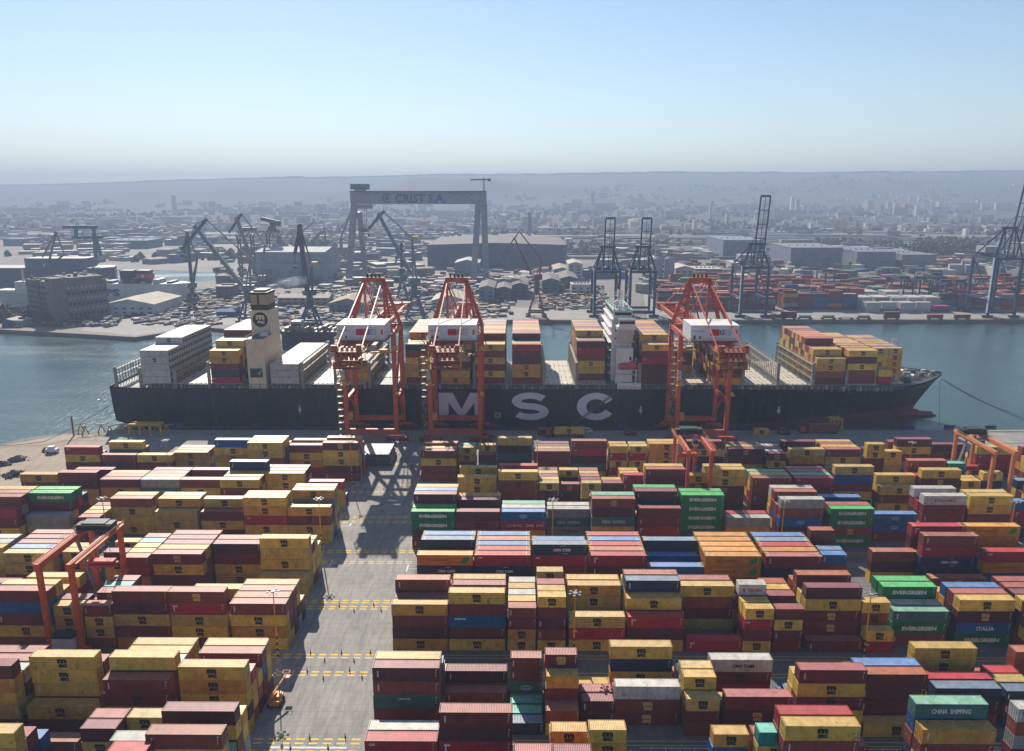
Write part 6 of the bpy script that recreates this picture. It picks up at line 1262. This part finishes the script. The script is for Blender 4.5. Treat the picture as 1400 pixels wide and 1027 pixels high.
HC = [(206, 200, 190), (190, 184, 172), (176, 170, 164), (214, 208, 200), (186, 160, 140), (168, 160, 150), (150, 150, 152)]
RC = [(150, 100, 84), (170, 160, 150), (196, 190, 180), (120, 116, 114), (200, 196, 190)]
mb = MB()
for _ in range(2700):
    y = 1900 + (rc_.random())*3300; x = rc_.uniform(-1, 1)*(720/FPX*y)
    d = mn.noise(Vector((x/420., y/420., 5)))
    if d < -.12 or (x < -800 and y > 4300) or y > 5000 - 300*rc_.random() + (650 if x > 500 else (100 if x > 0 else -700)): continue
    big = rc_.random() < .16; w_ = rc_.uniform(28, 80) if big else rc_.uniform(9, 26); dp = rc_.uniform(10, 16) if big else rc_.uniform(8, 16); h = rc_.uniform(9, 17) if not big else rc_.uniform(10, 34)
    if y > 3900: h *= .7; w_ *= .7
    z = hill_z(x, y)-2; mb.rbox(x, y, w_, dp, mn.noise(Vector((x/500., y/500., 6)))*1.8 + rc_.choice([0, 1.57]), z, z+h+2, lin(rc_.choice(HC)), lin(rc_.choice(RC)))
tag(mb.build("distant_city_buildings", M['plain']), "pale city blocks spread in the haze up to the wooded hills", "city buildings", kind='stuff')
# tower blocks that can be told apart
tw = [(950, 318, 300, (212, 196, 176)), (972, 298, 275, (206, 190, 176)), (995, 304, 292, (200, 192, 180)), (1083, 292, 269, (224, 220, 214)), (1090, 292, 272, (190, 190, 190)), (1215, 288, 276, (190, 210, 190)), (1225, 290, 277, (216, 190, 170)), (1238, 296, 279, (220, 140, 120)), (1254, 296, 281, (214, 210, 200)), (1245, 276, 267, (200, 196, 190)), (1258, 276, 267, (206, 204, 200)), (1330, 288, 276, (220, 214, 196)), (1337, 288, 274, (224, 216, 196)), (1344, 288, 277, (214, 206, 190)), (1322, 322, 313, (226, 222, 210)), (1352, 320, 314, (220, 216, 206)), (1110, 314, 305, (214, 208, 200)), (1185, 316, 305, (206, 202, 196)), (810, 290, 262, (170, 176, 184)), (724, 330, 290, (128, 134, 144)), (580, 304, 288, (170, 172, 176)), (770, 296, 283, (190, 184, 176)), (790, 298, 286, (196, 190, 182)), (745, 300, 287, (186, 182, 178)), (620, 300, 290, (176, 178, 180)), (238, 288, 267, (160, 168, 176)), (118, 330, 311, (176, 180, 184)), (100, 328, 313, (168, 172, 178)), (280, 288, 276, (178, 182, 184)), (300, 290, 279, (180, 182, 184)), (55, 296, 286, (188, 186, 180)), (20, 300, 291, (176, 178, 180)), (905, 300, 286, (196, 190, 182)), (870, 304, 292, (188, 184, 178)), (845, 300, 288, (192, 188, 182))]
def col_word(c): return "reddish" if c[0] > c[2]+60 else ("cream" if c[0] > c[2]+18 else ("greenish" if c[1] > c[0]+8 else ("white" if c[0] > 200 else "grey")))
for i, (px, yb, yt, c) in enumerate(sorted(tw)):
    for Y in range(1500, 6000, 50):
        x = world_at(px, yb, Y=Y).x
        if world_at(px, yb, Y=Y).z <= hill_z(x, Y)+1: break
    p = world_at(px, yb, Y=Y); h = world_at(px, yt, Y=Y).z - hill_z(p.x, Y); wd = 4.6/FPX*Y; z = hill_z(p.x, Y)
    o = MB(); o.box(p.x-wd/2, p.x+wd/2, Y, Y+14, z-3, z+h, lin(c), lin((180, 176, 170)))
    for k in range(max(1, int(h/5))): o.box(p.x-wd*.42, p.x+wd*.42, Y-.3, Y, z+3+k*5, z+4.4+k*5, tuple(q*.6 for q in lin(c)))
    tag(o.build("tower_block", M['plain'], org=(p.x, Y, z)), f"hazy {col_word(c)} tower block in the distant city, {ORD[i] if i < 20 else 'number ' + str(i+1)} from left", "tower block", "tower blocks in the distant city")

# ---------------------------------------------------------------- things on the near quay
def flat_truck(px, py, load, label, col=(176, 60, 44)):
    x, y = g(px, py); t = thing("terminal_truck", label, "truck", (x, y, 0)); mb = MB(); mb.box(x-6.4, x+6.4, y-1.2, y+1.2, 1.0, 1.4, lin((90, 70, 64))); mb.build("trailer", M['steel'], t)
    mb = MB(); mb.box(x-9.6, x-7.4, y-1.25, y+1.25, .8, 3.0, lin(col)); mb.box(x-9.6, x-6.0, y-1.2, y+1.2, .7, 1.1, lin((60, 60, 60))); mb.build("cab", M['paint'], t)
    for q in (-9, -6.6, 4, 5.2): mb = MB(); mb.cyl((x+q, y-1.3, .5), (x+q, y+1.3, .5), .5, .5, BLK, 10); mb.build("wheel", M['plain'], t)
    if load: c, rc2, w_ = PALL[load]; mb = MB(); mb.box(x-6.1, x+6.1, y-1.22, y+1.22, 1.4, 4.0, c, rc2); lettering(mb, 'msc', 12.2, 2.6, y-1.24, x, 1.4, BLK) if load == 'y' else None; o = mb.build("shipping_container", M['container_mass'], org=(x, y, 1.4)); tag(o, f"{w_} container riding on a truck beside the ship, " + ("below the letter S" if px < 900 else "right of the last orange crane"), "shipping container")
flat_truck(1124, 592, 'm', "terminal truck carrying a maroon container on the quay right of the last orange crane")
flat_truck(778, 597, 'y', "terminal truck carrying a yellow container beside the big letter S on the hull")
x, y = g(802, 592); t = thing("van", "small white van parked on the quay beneath the big letter C", "van", (x, y, 0)); mb = MB(); mb.prism([(x-2.4, y-1), (x+2.4, y-1), (x+2.4, y+1), (x-2.4, y+1)], .4, 1.3, lin((200, 204, 208))); mb.box(x-2.2, x+1.2, y-.9, y+.9, 1.3, 2.1, lin((206, 210, 214))); mb.build("body", M['paint'], t)
mb = MB(); mb.box(x-1.9, x+.9, y-.93, y-.9, 1.4, 1.9, lin((30, 36, 44))); mb.build("side_window", M['glass'], t)
for q in (-1.5, 1.5): mb = MB(); mb.cyl((x+q, y-1.02, .36), (x+q, y+1.02, .36), .36, .36, BLK, 10); mb.build("wheel", M['plain'], t)
for i, (px, py, k, lb) in enumerate(((1040, 594, 'y', "yellow container standing alone on the quay right of the last orange crane"), (745, 594, 'm', "maroon container standing on the quay below the letter S"))):
    x, y = g(px, py); mb = frame_container(6.06, 2.6, PALL[k][0], PALL[k][1]); me = mb.mesh("shipping_container", M['container']); o = bpy.data.objects.new("shipping_container", me); COL.objects.link(o); o.location = (x, y, .01); o['_o'] = (x, y, 0); tag(o, lb, "shipping container")
    mb = MB(); lettering(mb, 'msc', 6.06, 2.6, -1.235, col=BLK); q = bpy.data.objects.new("lettering", mb.mesh("lettering", M['plain'])); COL.objects.link(q); q.parent = o
def frame_gate(px, py, w_, label):     # yellow lashing / straddle frames
    x, y = g(px, py); t = thing("lifting_frame", label, "lifting frame", (x, y, 0)); mb = MB()
    for a in (0, w_/3, 2*w_/3, w_): mb.box(x+a-.35, x+a+.35, y-.4, y+.4, 0, 5.0, YW); 
    mb.box(x, x+w_, y-.4, y+.4, 4.4, 5.2, YW); mb.box(x, x+w_, y+2.6, y+3.2, 4.4, 5.2, YW); mb.build("frame", M['steel'], t)
for px, py, lb in ((862, 595, "small red terminal tractor on the quay left of the rightmost orange crane"), (1072, 594, "small dark red terminal tractor on the quay right of the lone yellow container"), (668, 600, "small red terminal tractor beside the right leg of the middle orange crane")):
    x, y = g(px, py); t = thing("terminal_tractor", lb, "tractor", (x, y, 0)); mb = MB(); mb.box(x-2.6, x+2.6, y-1.1, y+1.1, .6, 1.2, lin((60, 58, 58))); mb.build("chassis", M['steel'], t)
    mb = MB(); mb.prism([(x-2.5, y-1.1), (x-.4, y-1.1), (x-.4, y+.2), (x-2.5, y+.2)], 1.2, 2.9, lin((170, 50, 44))); mb.box(x-2.3, x-.6, y-1.13, y-1.1, 2.0, 2.7, lin((28, 34, 40))); mb.build("cab", M['paint'], t)
    for q in (-1.7, 1.4): mb = MB(); mb.cyl((x+q, y-1.15, .5), (x+q, y+1.15, .5), .5, .5, BLK, 10); mb.build("wheel", M['plain'], t)
frame_gate(178, 596, 13, "long yellow lifting frame on the quay under the ship's stern")
frame_gate(1134, 588, 5, "yellow lifting frame on the quay under the bow")
x, y = g(100, 592); t = thing("steel_frames", "rusty yellow steel frames piled at the left quay corner", "steel frames", (x, y, 0)); rq = random.Random(2); mb = MB()
for i in range(9): a = x+i*4.6+rq.random(); b = y+rq.uniform(-2, 2); mb.beam((a, b, 0), (a+1.5, b, 3.4), .35, .35, YW); mb.beam((a+3, b, 0), (a+1.5, b, 3.4), .35, .35, YW); mb.beam((a-1, b, 3.4), (a+4, b+1, 3.4), .35, .35, lin((180, 150, 90)))
mb.build("frame", M['steel'], t)
x, y = g(101, 596); t = thing("bollard_post", "tall thin red post at the left corner of the quay", "post", (x, y, 0)); mb = MB(); mb.cyl((x, y, 0), (x, y, 8.5), .35, .3, lin((150, 40, 44)), 8); mb.build("post", M['paint'], t)
x, y = g(72, 619); mb = MB(); mb.box(x-2.2, x+2.2, y-1, y+1, .5, 1.7, lin((214, 218, 222))); mb.box(x-1.4, x+.9, y-.9, y+.9, 1.7, 2.6, lin((206, 210, 216))); 
for q in (-1.4, 1.4): mb.cyl((x+q, y-1.02, .4), (x+q, y+1.02, .4), .4, .4, BLK, 8)
tag(mb.build("pickup_truck", M['paint'], org=(x, y, 0)), "white pickup parked on the sand beside a rubble heap at left", "pickup truck")
mb = MB(); rq = random.Random(8)
for (px, py, sp, n, s) in ((25, 629, 5, 60, 1.1), (65, 616, 4, 50, .9), (20, 650, 7, 90, 1.3), (2, 636, 3, 30, 1)):
    x, y = g(px, py)
    for _ in range(n):
        a, b = rq.gauss(0, sp*.5), rq.gauss(0, sp*.35); h = max(.2, 1.9-(abs(a)+abs(b))*.3)*s; tree_clump(mb, x+a, y+b, -.2, h, lin(rq.choice([(96, 90, 84), (120, 110, 98), (78, 76, 76), (134, 120, 104)])))
tag(mb.build("rubble_heaps", M['plain']), "grey rubble heaps lying on the sandy ground at the left edge", "rubble", kind='stuff')
# flat rack / hatch covers stacked at the head of the aisle
x0, x1 = world_at(497, 630, Y=276).x, world_at(541, 630, Y=276).x
for k, lb in enumerate(("bottom hatch cover of the pale pile at the head of the aisle", "middle hatch cover of the pale pile at the head of the aisle", "top pale hatch cover of the pile at the head of the aisle")):
    mb = MB(); a, b, y_, z_ = x0+k*.4, x1-k*.4, 266+k*.3, .1+k*1.5
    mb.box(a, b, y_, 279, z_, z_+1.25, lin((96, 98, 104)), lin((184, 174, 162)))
    for q in range(5): mb.box(a+.4+q*(b-a-1)/4, a+.6+q*(b-a-1)/4, y_-.06, y_, z_+.1, z_+1.15, lin((70, 72, 78)))
    for q in range(4): mb.box(a+1+q*3, a+1.5+q*3, y_+1, y_+1.5, z_+1.25, z_+1.42, lin((120, 112, 100)))
    tag(mb.build("hatch_cover", M['steel'], org=((a+b)/2, 272, z_)), lb, "hatch cover", "hatch covers piled at the head of the aisle")
for k in range(0): mb = MB(); mb.box(x0+k*.4, x1-k*.4, 266+k*.3, 279, .1+k*1.5, 1.35+k*1.5, lin((96, 98, 104)), lin((196, 184, 170))); mb.build("hatch_cover", M['steel'], t)
# bollards and fenders
for i in range(22):
    x = -165+i*17.5; mb = MB(); mb.cyl((x, QY-2.4, 0), (x, QY-2.4, .7), .35, .5, lin((60, 60, 64)), 8)
    f = MB(); f.box(x-2.2, x+2.2, QY+.0, QY+.9, -2, .6, lin((36, 70, 120)))
    t = thing("quay_fender", f"blue quay fender with bollard along the ship side, {ORD[i] if i < 20 else 'number ' + str(i+1)} from left", "quay fender", (x, QY-1, 0), "fenders along the quay edge"); mb.build("bollard", M['steel'], t); f.build("fender", M['paint'], t)
# far quay wall face markings
# ---------------------------------------------------------------- haze
mb = MB(); mb.box(-8800, 8800, -600, 8750, -9.5, 294, (1, 1, 1)); m, n, p = newmat('haze_air'); n.nodes.remove(p); vp = nd(n, "ShaderNodeVolumePrincipled"); vp.inputs["Color"].default_value = (.44, .555, .75, 1); vp.inputs["Density"].default_value = 2.6e-4; vp.inputs["Anisotropy"].default_value = .15
n.links.new(vp.outputs[0], n.nodes["Material Output"].inputs["Volume"]); hz = mb.build("haze", m); hz['kind'] = 'stuff'; hz['label'] = "pale blue haze over harbour and city"
